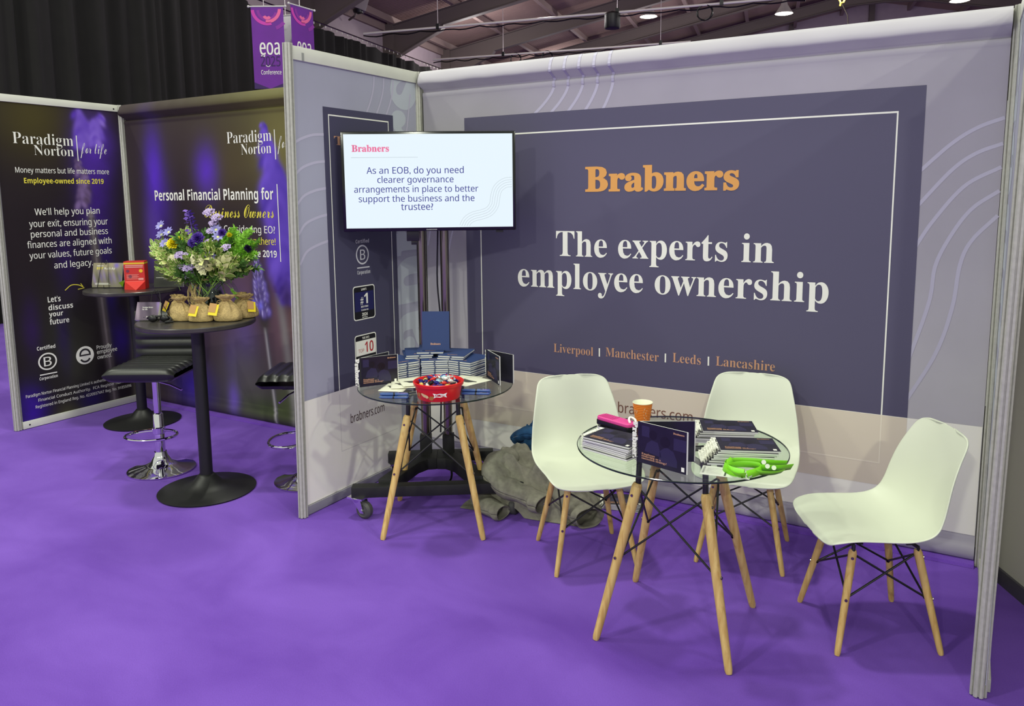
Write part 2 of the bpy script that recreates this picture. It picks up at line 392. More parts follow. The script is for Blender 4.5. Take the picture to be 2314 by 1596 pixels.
rect(m, f, .434, 2.662, 2.034, 2.042); rect(m, f, .434, .4405, .645, 2.034); rect(m, f, 2.6555, 2.662, .645, 2.034); m.build('border_line', INKW, smooth=0)
rect(MB(g), FB(.0016), .032, 3.066, .137, .645).build('cream_strip', CREAM, smooth=0)
rect(MB(g), FB(.0020), .331, 2.767, .302, .643).build('beige_area', BEIGE, smooth=0)
m = MB(g); f = FB(.0024); rect(m, f, .434, 2.662, .408, .414); rect(m, f, .434, .4395, .414, .645); rect(m, f, 2.6565, 2.662, .414, .645); m.build('pale_border_line', BEIGEL, smooth=0)
f = FB(.0026)
text(MB(g), f, 'Brabners', 'S', 1.125, 1.966, 1.706, 1.838, .022).build('name_lettering', ORANGE, smooth=0)
letters(g, f, [('The experts in', .944, 2.145, 1.343, 1.487), ('employee ownership', .691, 2.403, 1.158, 1.305)], 'headline_lettering', INKW, 'S', -.002)
for t, a, c_, z in (('Liverpool', .927, 1.177, .788), ('Manchester', 1.253, 1.563, .794), ('Leeds', 1.64, 1.793, .80), ('Lancashire', 1.872, 2.168, .805)): letters(g, f, [(t, a, c_, z-.004, z+.046)], 'city_lettering', COPPER, 'S', -.006)
for u, z in ((1.215, .784), (1.6, .79), (1.833, .796)): rect(MB(g), f, u-.004, u+.004, z, z+.048).build('divider_mark', INKW, smooth=0)
text(MB(g), f, 'brabners.com', 's', 1.33, 1.755, .478, .54, .008).build('web_lettering', BROWN, smooth=0)

# -- divider graphic (left)
def clip_mesh(mb, axis, lim):
    bm = bmesh.new(); vs = [bm.verts.new(p) for p in mb.v]
    for fc in mb.f:
        try: bm.faces.new([vs[i] for i in fc])
        except ValueError: pass
    no = Vector((0, 0, 0)); no[axis] = 1; co = Vector((0, 0, 0)); co[axis] = lim
    bmesh.ops.bisect_plane(bm, geom=bm.verts[:]+bm.edges[:]+bm.faces[:], plane_co=co, plane_no=no, clear_outer=True)
    bm.verts.index_update(); mb.v = [tuple(v.co) for v in bm.verts]; mb.f = [tuple(v.index for v in fc.verts) for fc in bm.faces]; mb.mi = [0]*len(mb.f); bm.free(); return mb
def divider_graphic(x, s, label, full):
    """s = +1 faces +x, s = -1 faces -x; graphic drawn in u = y"""
    g = thing('graphic_panel', label, 'banner', (x, -.55, 0))
    fr = lambda w: (lambda u, v: (x+s*w, u, v))
    MB(g).add([(q, y, z) for q in (x-.002*s, x) for y, z in ((-1.083, .054), (-.034, .054), (-.034, 2.37), (-1.044, 2.37))], [(0, 1, 2, 3), (7, 6, 5, 4), (0, 4, 5, 1), (1, 5, 6, 2), (2, 6, 7, 3), (3, 7, 4, 0)]).build('print_sheet', LAV2, smooth=0)
    m = MB(None); V = lambda u, v: (x+s*.0006, .09-v, .06+u)
    text(m, V, 'Brabners', 'S', 0, 2.36, 0, .52, .02)
    clip_mesh(m, 1, -.036)
    n = len(m.v); W = tm(g).inverted(); m.v = [tuple(W @ Vector(p)) for p in m.v]; m.root = g; 
    m.build('big_lettering', PALE, smooth=0)
    F = fr(.001)
    for i in range(5): MB(g).ribbon(cr([(-1.05, 1.962-.145*i-.01*i), (-1.0, 1.985-.145*i), (-.92, 2.008-.143*i), (-.83, 2.016-.14*i)], 14), .014, F).build('wave_line', LAVL, smooth=0)
    for i in range(3): 
        d = .085*i; MB(g).ribbon(cr([(-.42+d, 2.365), (-.428+d, 2.3), (-.458+d, 2.22), (-.515+d, 2.12)], 14), .011, F).build('wave_line', LAVL, smooth=0)
    MB(g).ribbon([(-.09, 2.3), (-.13, 2.1), (-.15, 2.03)], .011, F).build('wave_line', LAVL, smooth=0)
    if not full: return g
    rect(MB(g), fr(.0014), -.84, -.262, .60, 2.16).build('navy_panel', NAVY2, smooth=0)
    m = MB(g); F = fr(.0018); rect(m, F, -.803, -.305, 2.116, 2.123); rect(m, F, -.803, -.797, .62, 2.116); rect(m, F, -.311, -.305, .62, 2.116); m.build('border_line', INKW, smooth=0)
    rect(MB(g), fr(.0020), -1.078, -.262, .054, .622).build('cream_strip', CREAM, smooth=0)
    m = MB(g); F = fr(.0024); rect(m, F, -.803, -.305, .27, .274); rect(m, F, -.803, -.799, .274, .6); m.build('pale_border_line', mat('cream_line', '#dedbd4', .6), smooth=0)
    text(MB(g), F, 'brabners.com', 's', -.72, -.426, .413, .468, .006).build('web_lettering', mat('dark_brown_ink', '#4a2c28', .6), smooth=0)
    text(MB(g), F, 'Trusted', 'S', -.765, -.36, 1.965, 2.012, -.004).build('heading_lettering', COPPER, smooth=0)
    m = MB(g)
    text(m, F, 'Certified', 'b', -.625, -.512, 1.428, 1.45); ring(m, F, -.572, 1.362, .056, .009, .054); text(m, F, 'B', 's', -.592, -.55, 1.333, 1.391, .012)
    rect(m, F, -.62, -.515, 1.285, 1.292); text(m, F, 'Corporation', 'b', -.62, -.51, 1.252, 1.274)
    m.build('certification_mark', mat('grey_ink', '#cfcfd4', .6), smooth=0)
    F2, F3, F4 = fr(.0027), fr(.0030), fr(.0033)
    for (v0, v1, top) in ((.990, 1.186, 'law'), (.70, .905, 'uk')):
        rpoly(MB(g), F, -.663, -.478, v0, v1, .018).build('badge_rim', INKW, smooth=0)
        rpoly(MB(g), F2, -.657, -.484, v0+.006, v1-.006, .014).build('badge_field', mat('black_ink', '#0b0b12', .5), smooth=0)
        if top == 'law':
            rect(MB(g), F3, -.65, -.49, v0+.05, v1-.035).build('badge_band', mat('deep_blue_ink', '#1a1c55', .5), smooth=0)
            m = MB(g); text(m, F4, "LAW'S", 'b', -.594, -.55, v1-.027, v1-.015); text(m, F4, '#', 'b', -.604, -.578, v1-.105, v1-.065); text(m, F4, '1', 'b', -.572, -.54, v1-.105, v1-.045)
            text(m, F4, 'BEST FIRM', 'b', -.6, -.54, v1-.126, v1-.116); text(m, F4, 'TO WORK FOR', 'b', -.6, -.538, v1-.145, v1-.136); text(m, F4, '2024', 'b', -.594, -.546, v0+.022, v0+.04); text(m, F4, 'NATIONAL', 'b', -.592, -.546, v0+.01, v0+.017)
            m.build('badge_lettering', INKW, smooth=0)
        else:
            rect(MB(g), F3, -.655, -.486, v1-.12, v1-.034).build('badge_band', INKW, smooth=0)
            text(MB(g), F4, "THE UK'S", 'b', -.6, -.54, v1-.027, v1-.014).build('badge_lettering', INKW, smooth=0)
            m = MB(g); text(m, F4, '10', 'b', -.58, -.505, v1-.108, v1-.045, -.01); text(m, F4, 'TOP', 's', -.635, -.588, v1-.102, v1-.082); m.build('badge_number', mat('red_ink', '#b3202a', .5), smooth=0)
    return g
divider_graphic(0.0, 1, 'lavender side wall graphic with narrow navy panel and round certification mark', True)
divider_graphic(3.097, -1, 'narrow lavender graphic with pale letters on right side wall', False)

# -- neighbour's lavender-field photo prints, painted as colour per point
def blob(u, v, cu, cv, su, sv, rot=0):
    a, b = u-cu, v-cv; c, s_ = cos(rot), sin(rot); p, q = a*c+b*s_, -a*s_+b*c
    return np.exp(-((p/su)**2+(q/sv)**2))
def fbm(u, v, sc, seed):
    r = np.random.RandomState(seed); t = 0
    for k in range(5):
        a = r.rand(4)*6.28; f_ = sc*(1.7**k); t = t+np.sin(u*f_*cos(a[0])+v*f_*sin(a[0])+a[1]+1.5*np.sin(v*f_*.7+a[2]))/(1.5**k)
    return t*.3
def paint(col, c, w): w = np.clip(w, 0, 1)[..., None]; return col*(1-w)+np.array(lin(c))*w
def flower(col, u, v, pts, w, c1, c2, seed, spots=60):
    """a lavender spike along pts, width profile w: overlapping petal spots"""
    r = np.random.RandomState(seed); P = cr(pts, spots); W = np.interp(np.linspace(0, 1, spots), np.linspace(0, 1, len(w)), w)
    for i in range(spots):
        for k in range(3):
            a = r.uniform(-1, 1); px, py = P[i][0]+a*W[i]*.8, P[i][1]+r.uniform(-1, 1)*.01; t = r.rand()
            b_ = blob(u, v, px, py, W[i]*.34, W[i]*.6, a*.7)
            c = [lin(c1)[j]*(1-t)+lin(c2)[j]*t for j in range(3)]
            ww = np.clip(b_*1.25, 0, 1)[..., None]; col = col*(1-ww*.85)+np.array(c)*ww*.85
    return col
def print_mesh(root, name, frame, u0, u1, v0, v1, nu, nv, fn, material, local=False):
    us = np.linspace(u0, u1, nu); vs = np.linspace(v1, v0, nv); U, V = np.meshgrid(us, vs); col = np.clip(fn(U, V), 0, 1)
    mb = MB(None if local else root); mb.grid([[frame(float(x), float(z)) for x in us] for z in vs]); o = mb.build(name, material, root, smooth=60)
    at = o.data.color_attributes.new('Col', 'FLOAT_COLOR', 'POINT'); c4 = np.ones((nu*nv, 4), np.float32); c4[:, :3] = col.reshape(-1, 3); at.data.foreach_set('color', c4.ravel()); return o
def side_poster(u, v):
    col = np.zeros(u.shape+(3,))+np.array(lin('#241c21'))
    col = paint(col, '#4a431c', blob(u, v, -.72, 2.3, .3, .32)*.8); col = paint(col, '#3a3020', blob(u, v, -.2, 2.3, .15, .3)*.6)
    col = paint(col, '#2c2b25', blob(u, v, -.62, .55, .3, .4)*.9); col = paint(col, '#3b3b33', blob(u, v, -.55, .45, .12, .35, .2)*.6)
    for cu, cv, su, sv, c, k in ((-.28, 1.75, .13, .42, '#4a2398', .7), (-.25, 2.1, .14, .22, '#5a32b4', .9), (-.62, .62, .05, .22, '#2c1a55', .7), (-.9, .12, .1, .16, '#3c17a0', .95), (-.55, 1.25, .08, .25, '#33166b', .5), (-.22, 1.05, .05, .4, '#2a1578', .55), (-.15, .55, .07, .16, '#321293', .6), (-.85, .75, .06, .2, '#35195c', .7), (-.45, .1, .1, .08, '#2b1672', .7), (-.62, .06, .1, .08, '#4b4a35', .8)):
        col = paint(col, c, blob(u, v, cu, cv, su, sv)*k*(.85+.3*fbm(u, v, 14, 3)))
    col = flower(col, u, v, [(-.36, 2.34), (-.33, 2.2), (-.36, 2.1)], [.06, .09, .05], '#5a36b8', '#8a6ad6', 3, 10)
    col = flower(col, u, v, [(-.2, 2.33), (-.23, 2.22), (-.24, 2.12)], [.04, .07, .06], '#5b33c0', '#9c7be6', 4, 10)
    col = flower(col, u, v, [(-.4, 1.98), (-.36, 1.8), (-.4, 1.65)], [.03, .05, .05], '#4c3a50', '#8d72ac', 5, 16)
    x = np.abs(u-(-.33+.05*(1.6-v)))
    col = paint(col, '#80767a', np.exp(-(x/.026)**2)*(v < 1.6)*.95); col = paint(col, '#36302f', np.exp(-((x-.016)/.012)**2)*(v < 1.55)*.6)
    x2 = np.abs(u-(-.02-.03*(1.0-v))); col = paint(col, '#6a645e', np.exp(-(x2/.035)**2)*(v < 1.0)*.8)
    return col*(1+.08*fbm(u, v, 9, 8)[..., None])
gp = thing('graphic_panel', 'dark photo poster of purple flowers on the leftmost stand wall', 'poster', (-2.995, -.5, 0))
XN = -2.992
FN = lambda w: (lambda u, v: (XN+w, u, v))
print_mesh(gp, 'print_sheet', FN(0), -.972, -.036, .06, 2.386, 110, 250, side_poster, vmat('photo_print'))
F = FN(.0015)
letters(gp, F, [('Paradigm', -.86, -.421, 2.096, 2.178), ('Norton', -.718, -.424, 2.018, 2.09)], 'name_lettering', INKW, 'S', -.012)
rect(MB(gp), F, -.397, -.39, 1.985, 2.178).build('divider_mark', INKW, smooth=0)
letters(gp, F, [('for life', -.373, -.157, 2.045, 2.125)], 'script_lettering', INKW, 'h', -.008)
letters(gp, F, [('Money matters but life matters more', -.862, -.152, 1.888, 1.93)], 'slogan_lettering', INKW, 's', .006)
letters(gp, F, [("We'll help you plan", -.753, -.255, 1.578, 1.63), ('your exit, ensuring your', -.8, -.195, 1.491, 1.543), ('personal and business', -.795, -.2, 1.415, 1.467), ('finances are aligned with', -.827, -.175, 1.338, 1.39), ('your values, future goals', -.819, -.181, 1.258, 1.31), ('and legacy.', -.646, -.345, 1.174, 1.226)], 'paragraph_lettering', INKW, 's', .008)
letters(gp, F, [("Let's", -.716, -.62, .922, .965), ('discuss', -.716, -.529, .861, .904), ('your', -.716, -.61, .812, .841), ('future', -.716, -.568, .752, .795)], 'invitation_lettering', INKW, 'b')
m = MB(gp); text(m, F, 'Certified', 'b', -.827, -.691, .572, .602); ring(m, F, -.757, .478, .066, .011, .07); text(m, F, 'B', 's', -.786, -.73, .443, .513, .014); rect(m, F, -.822, -.694, .378, .387); text(m, F, 'Corporation', 'b', -.828, -.692, .344, .368); m.build('certification_mark', INKW, smooth=0)
letters(gp, F, [('Proudly', -.37, -.245, .5, .534), ('employee', -.37, -.2, .462, .496), ('owned.', -.37, -.25, .42, .454)], 'logo_lettering', INKW, 's', .012)
letters(gp, F, [('Paradigm Norton Financial Planning Limited is authorised and regulated by the', -.936, -.06, .232, .256), ('Financial Conduct Authority.  FCA Register number', -.85, -.12, .185, .209), ('Registered in England Reg. No. 4220937VAT Reg. No. 91855096', -.874, -.1, .138, .162)], 'small_print_lettering', INKW, 's', .008)
letters(gp, F, [('Employee-owned since 2019', -.808, -.202, 1.812, 1.853)], 'slogan_lettering', YELLOW, 'b')
m = MB(gp); m.ribbon(cr([(-.58, 1.0), (-.53, 1.035), (-.47, 1.03), (-.43, 1.005)], 10), .006, F); m.ribbon([(-.455, 1.04), (-.43, 1.003), (-.48, .997)], .006, F); m.build('arrow_mark', YELLOW, smooth=0)
m = MB(gp); disc(m, F, -.468, .472, .072); m.build('round_logo', INKW, smooth=0)
m = MB(gp); F2 = FN(.0025); ring(m, F2, -.468, .48, .046, .014, None, 0, 180); rect(m, F2, -.514, -.422, .468, .4795); ring(m, F2, -.468, .46, .046, .014, None, 205, 335); m.build('logo_face', mat('charcoal_ink', '#2c2a2c', .6), smooth=0)

def back_poster(u, v):
    col = np.zeros(u.shape+(3,))+np.array(lin('#3a2f35'))
    col = paint(col, '#5a5834', blob(u, v, -1.1, 2.5, 1.2, .5)*.9); col = paint(col, '#77713e', blob(u, v, -1.2, 2.05, .3, .4)*.85)
    col = paint(col, '#54491f', blob(u, v, -1.75, 1.9, .35, .4)*.6); col = paint(col, '#46383b', blob(u, v, -2.2, 2.1, .45, .4)*.5); col = paint(col, '#2a2024', blob(u, v, -2.3, 1.6, .18, .5)*.7)
    col = paint(col, '#20161f', blob(u, v, -1.8, 1.45, .5, .3)*.8)
    for cu, cv, su, sv, c, k in ((-2.63, 1.86, .1, .34, '#5c33c6', 1), (-2.55, 1.62, .13, .3, '#3f1f86', .45), (-2.7, 1.4, .10, .3, '#6b4ac0', .55), (-2.01, 1.9, .11, .17, '#5b33b8', 1), (-2.1, 1.0, .14, .25, '#4d2d96', .5), (-1.7, .75, .12, .25, '#6d55c8', .75), (-1.85, .5, .08, .2, '#4a2f9e', .6), (-2.35, .55, .16, .3, '#4a2a8c', .55), (-2.3, .2, .22, .16, '#3a1cae', .8), (-1.6, 1.0, .28, .3, '#64485a', .85), (-1.25, 1.35, .1, .3, '#4b2bb4', .35), (-.7, 1.2, .3, .6, '#6b4c9e', .6),
                             (-1.32, .85, .14, .4, '#7d5a66', .6), (-1.15, 1.0, .1, .4, '#8a6a52', .7), (-1.9, .7, .5, .3, '#5a4650', .6), (-1.72, .3, .3, .3, '#6c6a66', .7), (-1.5, .12, .35, .1, '#3b4a22', .8), (-1.2, .2, .2, .18, '#4b5b25', .7), (-1.85, .15, .06, .12, '#7f62d2', .8)):
        col = paint(col, c, blob(u, v, cu, cv, su, sv)*k*(.9+.25*fbm(u, v, 7, 5)))
    x = np.abs(u-(-1.3-.12*(v-1.0))); col = paint(col, '#8d8b86', np.exp(-(x/.04)**2)*(v < 1.0)*.7)
    col = flower(col, u, v, [(-1.38, 2.2), (-1.35, 2.0), (-1.3, 1.75), (-1.25, 1.45), (-1.23, 1.15), (-1.22, .95)], [.03, .09, .13, .15, .13, .06], '#3e2396', '#7a5ad8', 11, 46)
    col = paint(col, '#37253c', blob(u, v, -1.22, .98, .09, .12)*.7)
    col = paint(col, '#a3a0a0', np.exp(-((np.abs(u-(-1.465+.11*(.72-v))))/.014)**2)*(v < .74)); col = paint(col, '#55535a', np.exp(-((np.abs(u-(-1.449+.11*(.72-v))))/.008)**2)*(v < .74)*.8)
    col = paint(col, '#453d38', blob(u, v, -1.47, .79, .05, .07)*1.3)
    col = paint(col, '#2a2030', blob(u, v, -1.48, 1.02, .085, .2)*.9)
    r = np.random.RandomState(13)
    for k in range(11):                                            # sharp lavender spike in front
        t = k/10; cv = 1.24-.40*t; cu = -1.525+.05*t; w_ = .018+.05*min(1, t*1.6)
        for j in (-1, 1, 0):
            pu, pv = cu+j*w_*.62+r.uniform(-.006, .006), cv+(.018 if j else 0)+r.uniform(-.008, .008)
            col = paint(col, '#2c2140', blob(u, v, pu, pv-.004, w_*.52, .036, -j*.5)*1.6); col = paint(col, ['#6a5aa0', '#7d6cc4', '#5a4a86'][r.randint(3)], blob(u, v, pu, pv, w_*.40, .028, -j*.5)*1.7); col = paint(col, '#c3b6ee', blob(u, v, pu-w_*.2, pv+.006, w_*.08, .022, -j*.5)*1.3)
    col = paint(col, '#7a72e8', blob(u, v, -1.5, .9, .022, .03)); col = paint(col, '#6c66dd', blob(u, v, -1.57, .92, .016, .03))
    return col*(1+.06*fbm(u, v, 5, 9)[..., None])
gb = thing('fabric_banner', "flower photo fabric banner with yellow and white lettering behind the tall vase", 'banner', (-1.5, 0, 0))
prof = FOLD[:-1]+[(0, z) for z in np.linspace(2.28, .135, 190)]+BOT[1:]
zs = [p[1] for p in prof]; us = np.linspace(-2.968, -.032, 330); U, V = np.meshgrid(us, np.array(zs)); col = np.clip(back_poster(U, V), 0, 1)
mb = MB(gb); mb.grid([[(float(x), y-(abs(.005*noise.noise((x*6, 9, 0))) if 3 <= k <= 8 else 0), z) for x in us] for k, (y, z) in enumerate(prof)]); o = mb.build('fabric', vmat('photo_print'), smooth=60)
at = o.data.color_attributes.new('Col', 'FLOAT_COLOR', 'POINT'); c4 = np.ones((len(us)*len(zs), 4), np.float32); c4[:, :3] = col.reshape(-1, 3); at.data.foreach_set('color', c4.ravel())
F = FB(.0015)
letters(gb, F, [('Paradigm', -1.762, -1.3, 2.085, 2.168), ('Norton', -1.616, -1.307, 2.0, 2.075)], 'name_lettering', INKW, 'S', -.012)
rect(MB(gb), F, -1.272, -1.264, 1.955, 2.162).build('divider_mark', INKW, smooth=0); rect(MB(gb), F, -1.272, -1.264, 1.233, 1.784).build('divider_mark', INKW, smooth=0)
letters(gb, F, [('for life', -1.245, -1.02, 2.03, 2.115)], 'script_lettering', INKW, 'h', -.008)
letters(gb, F, [('Personal Financial Planning for', -2.645, -1.31, 1.676, 1.762, 'b', 0), ('Considering EO?', -1.85, -1.31, 1.435, 1.49, 's', .01), ('Employee-owned since 2019', -2.2, -1.304, 1.262, 1.315, 'b', 0)], 'headline_lettering', INKW)
letters(gb, F, [('Business Owners', -2.06, -1.314, 1.545, 1.64, 'h', -.004), ("We've been there!", -1.85, -1.311, 1.352, 1.405, 's', .01)], 'headline_lettering', YELLOW)
# ---------------------------------------------------------------- hall: roof, far walls, drape, rigging
DECK = mat('mauve_roof_deck', '#8c746f', .8); BEAM = mat('grey_roof_steel', '#6a5f5c', .7); PURL = mat('mauve_purlin', '#97837f', .7); HWALL = mat('mauve_block_wall', '#b3a3ad', .85, 0, .05, 3)
EV, EZ, SL, RV = -11.6, 7.29, .2, 4.3            # eaves position and height, slope, ridge position
HALLM = Matrix(((HV.x, HA.x, 0, HO.x), (HV.y, HA.y, 0, HO.y), (0, 0, 1, 0), (0, 0, 0, 1)))   # (v, a, z) -> world
ce = struct('ceiling')
m = MB(ce); m.M = HALLM; rows = []
n = 170
def zr(v): return EZ+SL*(v-EV) if v < RV else EZ+SL*(RV-EV)-SL*(v-RV)
A0, A1 = 9.0, 41.0; na = 1000
vs = [EV-.3, RV, 2*RV-EV+.3]
m.grid([[(v, A0+(A1-A0)*i/na, zr(v)+(.04 if (i//2) % 2 else 0)) for v in vs] for i in range(na+1)]).build('deck', DECK, smooth=0)
FR = [13.7, 18.3, 22.9, 27.5, 32.1, 36.7]
for a in FR:
    m = MB(ce); m.M = HALLM
    for va, vb in ((EV-.2, RV), (RV, 2*RV-EV+.2)):
        L = [(va, zr(va)), (vb, zr(vb))]
        h0, hm = .5, .45
        def sect(v, h, w=.11):
            z = zr(v)-.24; return [(v, a-w, z), (v, a+w, z), (v, a+w, z-.03), (v, a+.02, z-.035), (v, a+.02, z-h+.035), (v, a+w, z-h+.03), (v, a+w, z-h), (v, a-w, z-h), (v, a-w, z-h+.03), (v, a-.02, z-h+.035), (v, a-.02, z-.035), (v, a-w, z-.03)]
        edge = va if va < RV and vb == RV else vb
        s_ = 1 if edge == va else -1
        st = [(edge, 1.15), (edge+s_*2.0, .62), (edge+s_*2.1, .5), (RV-s_*1.4, .5), (RV, .72)]
        m.grid([sect(v, h)+[sect(v, h)[0]] for v, h in st])
    m.box(EV-.25, EV+.15, a-.12, a+.12, 0, zr(EV)-.2); m.box(2*RV-EV-.15, 2*RV-EV+.25, a-.12, a+.12, 0, zr(EV)-.2)
    m.build('rafter', BEAM, smooth=0)
k = 0
for side in (-1, 1):
    for i in range(8):
        d = .12+i*2.05; v = EV+d if side < 0 else 2*RV-EV-d
        m = MB(ce); m.M = HALLM; z = zr(v)
        m.box(v-.04, v+.04, A0, A1, z-.22, z-.005); m.box(v-.04, v+.1, A0, A1, z-.235, z-.215); m.build('purlin', PURL, smooth=0)
        if side < 0 and 0 < i < 7:
            for a in FR[:5]:
                m = MB(ce); m.M = HALLM; m.tube([(v, a+.02, z-.65), (v, a+.75, z-.2)], .022, 6).build('purlin_stay', PURL)
hw = struct('wall_side'); m = MB(hw); m.M = HALLM; m.box(EV-.35, EV-.2, A0, A1, 0, EZ+.02).build('panel', HWALL, smooth=0)
m = MB(hw); m.M = HALLM; m.box(EV-.2, EV-.1, A0, A1, EZ-.4, EZ-.08).build('eaves_beam', PURL, smooth=0)
he = struct('wall_end'); m = MB(he); m.M = HALLM; P = [(EV-.3, 0), (2*RV-EV+.3, 0), (2*RV-EV+.3, EZ), (RV, zr(RV)), (EV-.3, EZ)]
m.add([(v, 40.9, z) for v, z in P]+[(v, 41.1, z) for v, z in P], [(0, 1, 2, 3, 4), (9, 8, 7, 6, 5)]).build('panel', HWALL, smooth=0)
for i in range(9):
    v = EV+1.8+i*3.5; m = MB(he); m.M = HALLM; m.box(v-.12, v+.12, 40.6, 40.9, 0, zr(v)-.1).build('post', BEAM, smooth=0)
m = MB(he); m.M = HALLM; m.box(EV, 2*RV-EV, 40.7, 40.9, 7.6, 7.9).build('rail', BEAM, smooth=0)

# high-bay lamps that can be seen under the roof
LG = mat('lamp_glow', '#fffdf0', .5, emit=14)
HB = ['glowing round ceiling lamp low above banner fold, left of the others', 'glowing ceiling lamp right of the small black hanging loudspeaker', 'glowing ceiling lamp left of the yellow lifting hook', 'glowing ceiling lamp near the top right end of the lavender banner', 'glowing ceiling lamp at the top edge of the photo above the left pipe']
first = None
for (px, a, v, z), lab in zip(((0, 32.8, -9.0, 8.0), (0, 28.9, -4.35, 8.0), (0, 30.15, .25, 8.0), (0, 30.3, 5.8, 8.0), (0, 24.4, -9.3, 8.02)), HB):
    p = hall(a, v, z)
    if first is None:
        first = thing('high_bay_lamp', lab, 'lamp', p, group='high bay lamps under the roof')
        MB().lathe([(.05, .5), (.09, .42), (.12, .3), (.3, .02), (.31, 0)], 24, cap=False).build('lamp_shade', mat('lamp_housing', '#b9b4b0', .4), first)
        MB().lathe([(0, -.03), (.2, -.02), (.285, .02)], 24).build('diffuser', LG, first); MB().tube([(0, 0, .5), (0, 0, 1.9)], .012, 6).build('hanger', BEAM, first)
    else: dup(first, p, label=lab)
    l = bpy.data.lights.new('roof_fill_light', 'POINT'); l.energy = 150; l.shadow_soft_size = .25; l.color = (1, .95, .93); lo = bpy.data.objects.new('roof_fill_light', l); COL.objects.link(lo); lo.location = p-Vector((0, 0, 1.7))  # added point light hung below each lamp to brighten the roof

for (a, v) in ((13.5, -7.5), (13.5, -1.5), (19.5, -5.5), (19.5, 1.5), (25, 3.5)):
    l = bpy.data.lights.new('roof_fill_light', 'POINT'); l.energy = 150; l.shadow_soft_size = .25; l.color = (1, .95, .93); lo = bpy.data.objects.new('roof_fill_light', l); COL.objects.link(lo); lo.location = hall(a, v, 6.2)  # more unseen points added to even out the light on the roof
# black drape along the hall side
BLK = mat('black_drape_cloth', '#191815', .95, 0, .1, 6)
DV, DZ = -10.9, 5.95
dr = thing('black_drape', 'long black pleated drape hanging along the hall side behind the stands', 'curtain', hall(14, DV, 0))
def drape(a0, a1, v, z1, seed, wild):
    rows = []; n = int((a1-a0)*26)
    for zz in (0, 1.2, 2.4, 3.4, 4.3, 5.1, 5.5, z1-.18, z1):
        row = []
        for i in range(n+1):
            a = a0+(a1-a0)*i/n; t = zz/z1
            p = .09*sin(a*9+2.2*sin(a*1.7+seed))+.06*sin(a*17+3*sin(a*2.3))+.16*noise.noise((a*.8, seed, zz*.12))*wild
            sag = -.05*abs(sin(a*2.6)) if zz == z1 else 0
            row.append((v+p*(.55+.45*(1-t)), a, zz+sag))
        rows.append(row)
    return rows
m = MB(dr); m.M = HALLM; m.grid(drape(11.5, 36, DV, DZ, 1, .6)).build('cloth', BLK, smooth=70)
m = MB(dr); m.M = HALLM; m.tube([(DV, 11.5, DZ+.1), (DV, 24, DZ+.1), (DV, 36, DZ+.1)], .018, 6).build('rail', STEEL)
hk = mat('white_hook', '#e8e6da', .4); h0 = None
for i in range(64):
    a = 16.6+i*.27
    p = HALLM @ Vector((DV, a, DZ+.05))-Vector(dr.location)
    if h0 is None: h0 = MB().lathe([(0, -.03), (.012, -.02), (.012, .025), (0, .035)], 6).build('hook', hk, dr); h0.location = p
    else: c = h0.copy(); COL.objects.link(c); c.location = p
d2 = thing('black_drape', 'near black drape with broad flat folds above the leftmost stand', 'curtain', hall(5, -9.6, 0))
m = MB(d2); m.M = HALLM; m.grid(drape(2.0, 11.6, -9.9, 7.4, 4, 1.2)).build('cloth', BLK, smooth=70)
m = MB(d2); m.M = HALLM; m.tube([(-9.9, 2, 7.45), (-9.9, 11.6, 7.45)], .03, 6).build('rail', BLACKM)

# ventilation box / loudspeaker on the side wall
wsp = thing('wall_speaker', 'pale box loudspeaker on a bracket above the black drape', 'speaker', hall(20.2, -11.2, 6.95))
MB().at((0, 0, 0), rz=R(50), ry=R(18)).box(-.2, .2, -.17, .17, -.02, .42).build('cabinet', mat('pale_grey_box', '#a59d9b', .6), wsp, bevel=.02)
MB().lathe([(0, -.14), (.13, -.1), (.15, -.02), (.1, .0)], 20).build('horn', BLACKM, wsp); MB().tube([(0, 0, 0), (-.05, -.1, -.2), (-.35, 0, -.25)], .03, 6).build('bracket', BEAM, wsp)

# suspended power pipes and what hangs on them
def pipe(a, z, v0, v1, label, drops, seed):
    t = thing('suspended_pipe', label, 'pipe', hall(a, v0, z), group='suspended pipes')
    m = MB(t); m.M = HALLM; m.tube([(v0, a, z), ((v0+v1)/2, a, z), (v1, a, z)], .028, 8).build('pipe', mat('galvanised_pipe', '#f2ede4', .4, 0))
    m = MB(t); m.M = HALLM; n = 60; m.tube([(v0+(v1-v0)*i/n, a+.03*sin(i), z-.05-.05*abs(sin(i*.7+seed))) for i in range(n+1)], .016, 5).build('cable', BLACKP)
    for v in drops:
        m = MB(t); m.M = HALLM; m.tube([(v, a, z), (v, a, zr(v)-.2)], .009, 5).build('drop_wire', mat('wire', '#c9bfc4', .4, .3)); m = MB(t); m.M = HALLM; m.box(v-.04, v+.04, a-.04, a+.04, z-.04, z+.09).build('clamp', BLACKM)
    return t
pipe(19.0, 6.0, -10.4, .6, 'upper suspended metal pipe with a cable coil and black loudspeaker', (-8.25, -3.6, -1.2), 0)
pipe(23.3, 6.0, -10.3, -2.3, 'lower suspended metal pipe just above the banner corner', (-7.95, -3.15), 2)
def coil(p, r, label, n=3):
    t = thing('cable_coil', label, 'cable', p, group='cable coils')
    m = MB(); pts = [(r*(1+.08*sin(i*.9))*cos(i*2*pi/24), .015*sin(i*.4), r*(1+.06*cos(i*.6))*sin(i*2*pi/24)) for i in range(24*n)]
    m.at((0, 0, 0), rz=-HAZ).tube(pts, .014, 5).build('loop', BLACKP, t); return t
coil(hall(19.0, -1.57, 5.83), .17, 'black cable coil hanging on the upper suspended pipe')
coil(hall(23.3, -7.55, 5.86), .16, 'left black cable loop below the lower suspended pipe', 2)
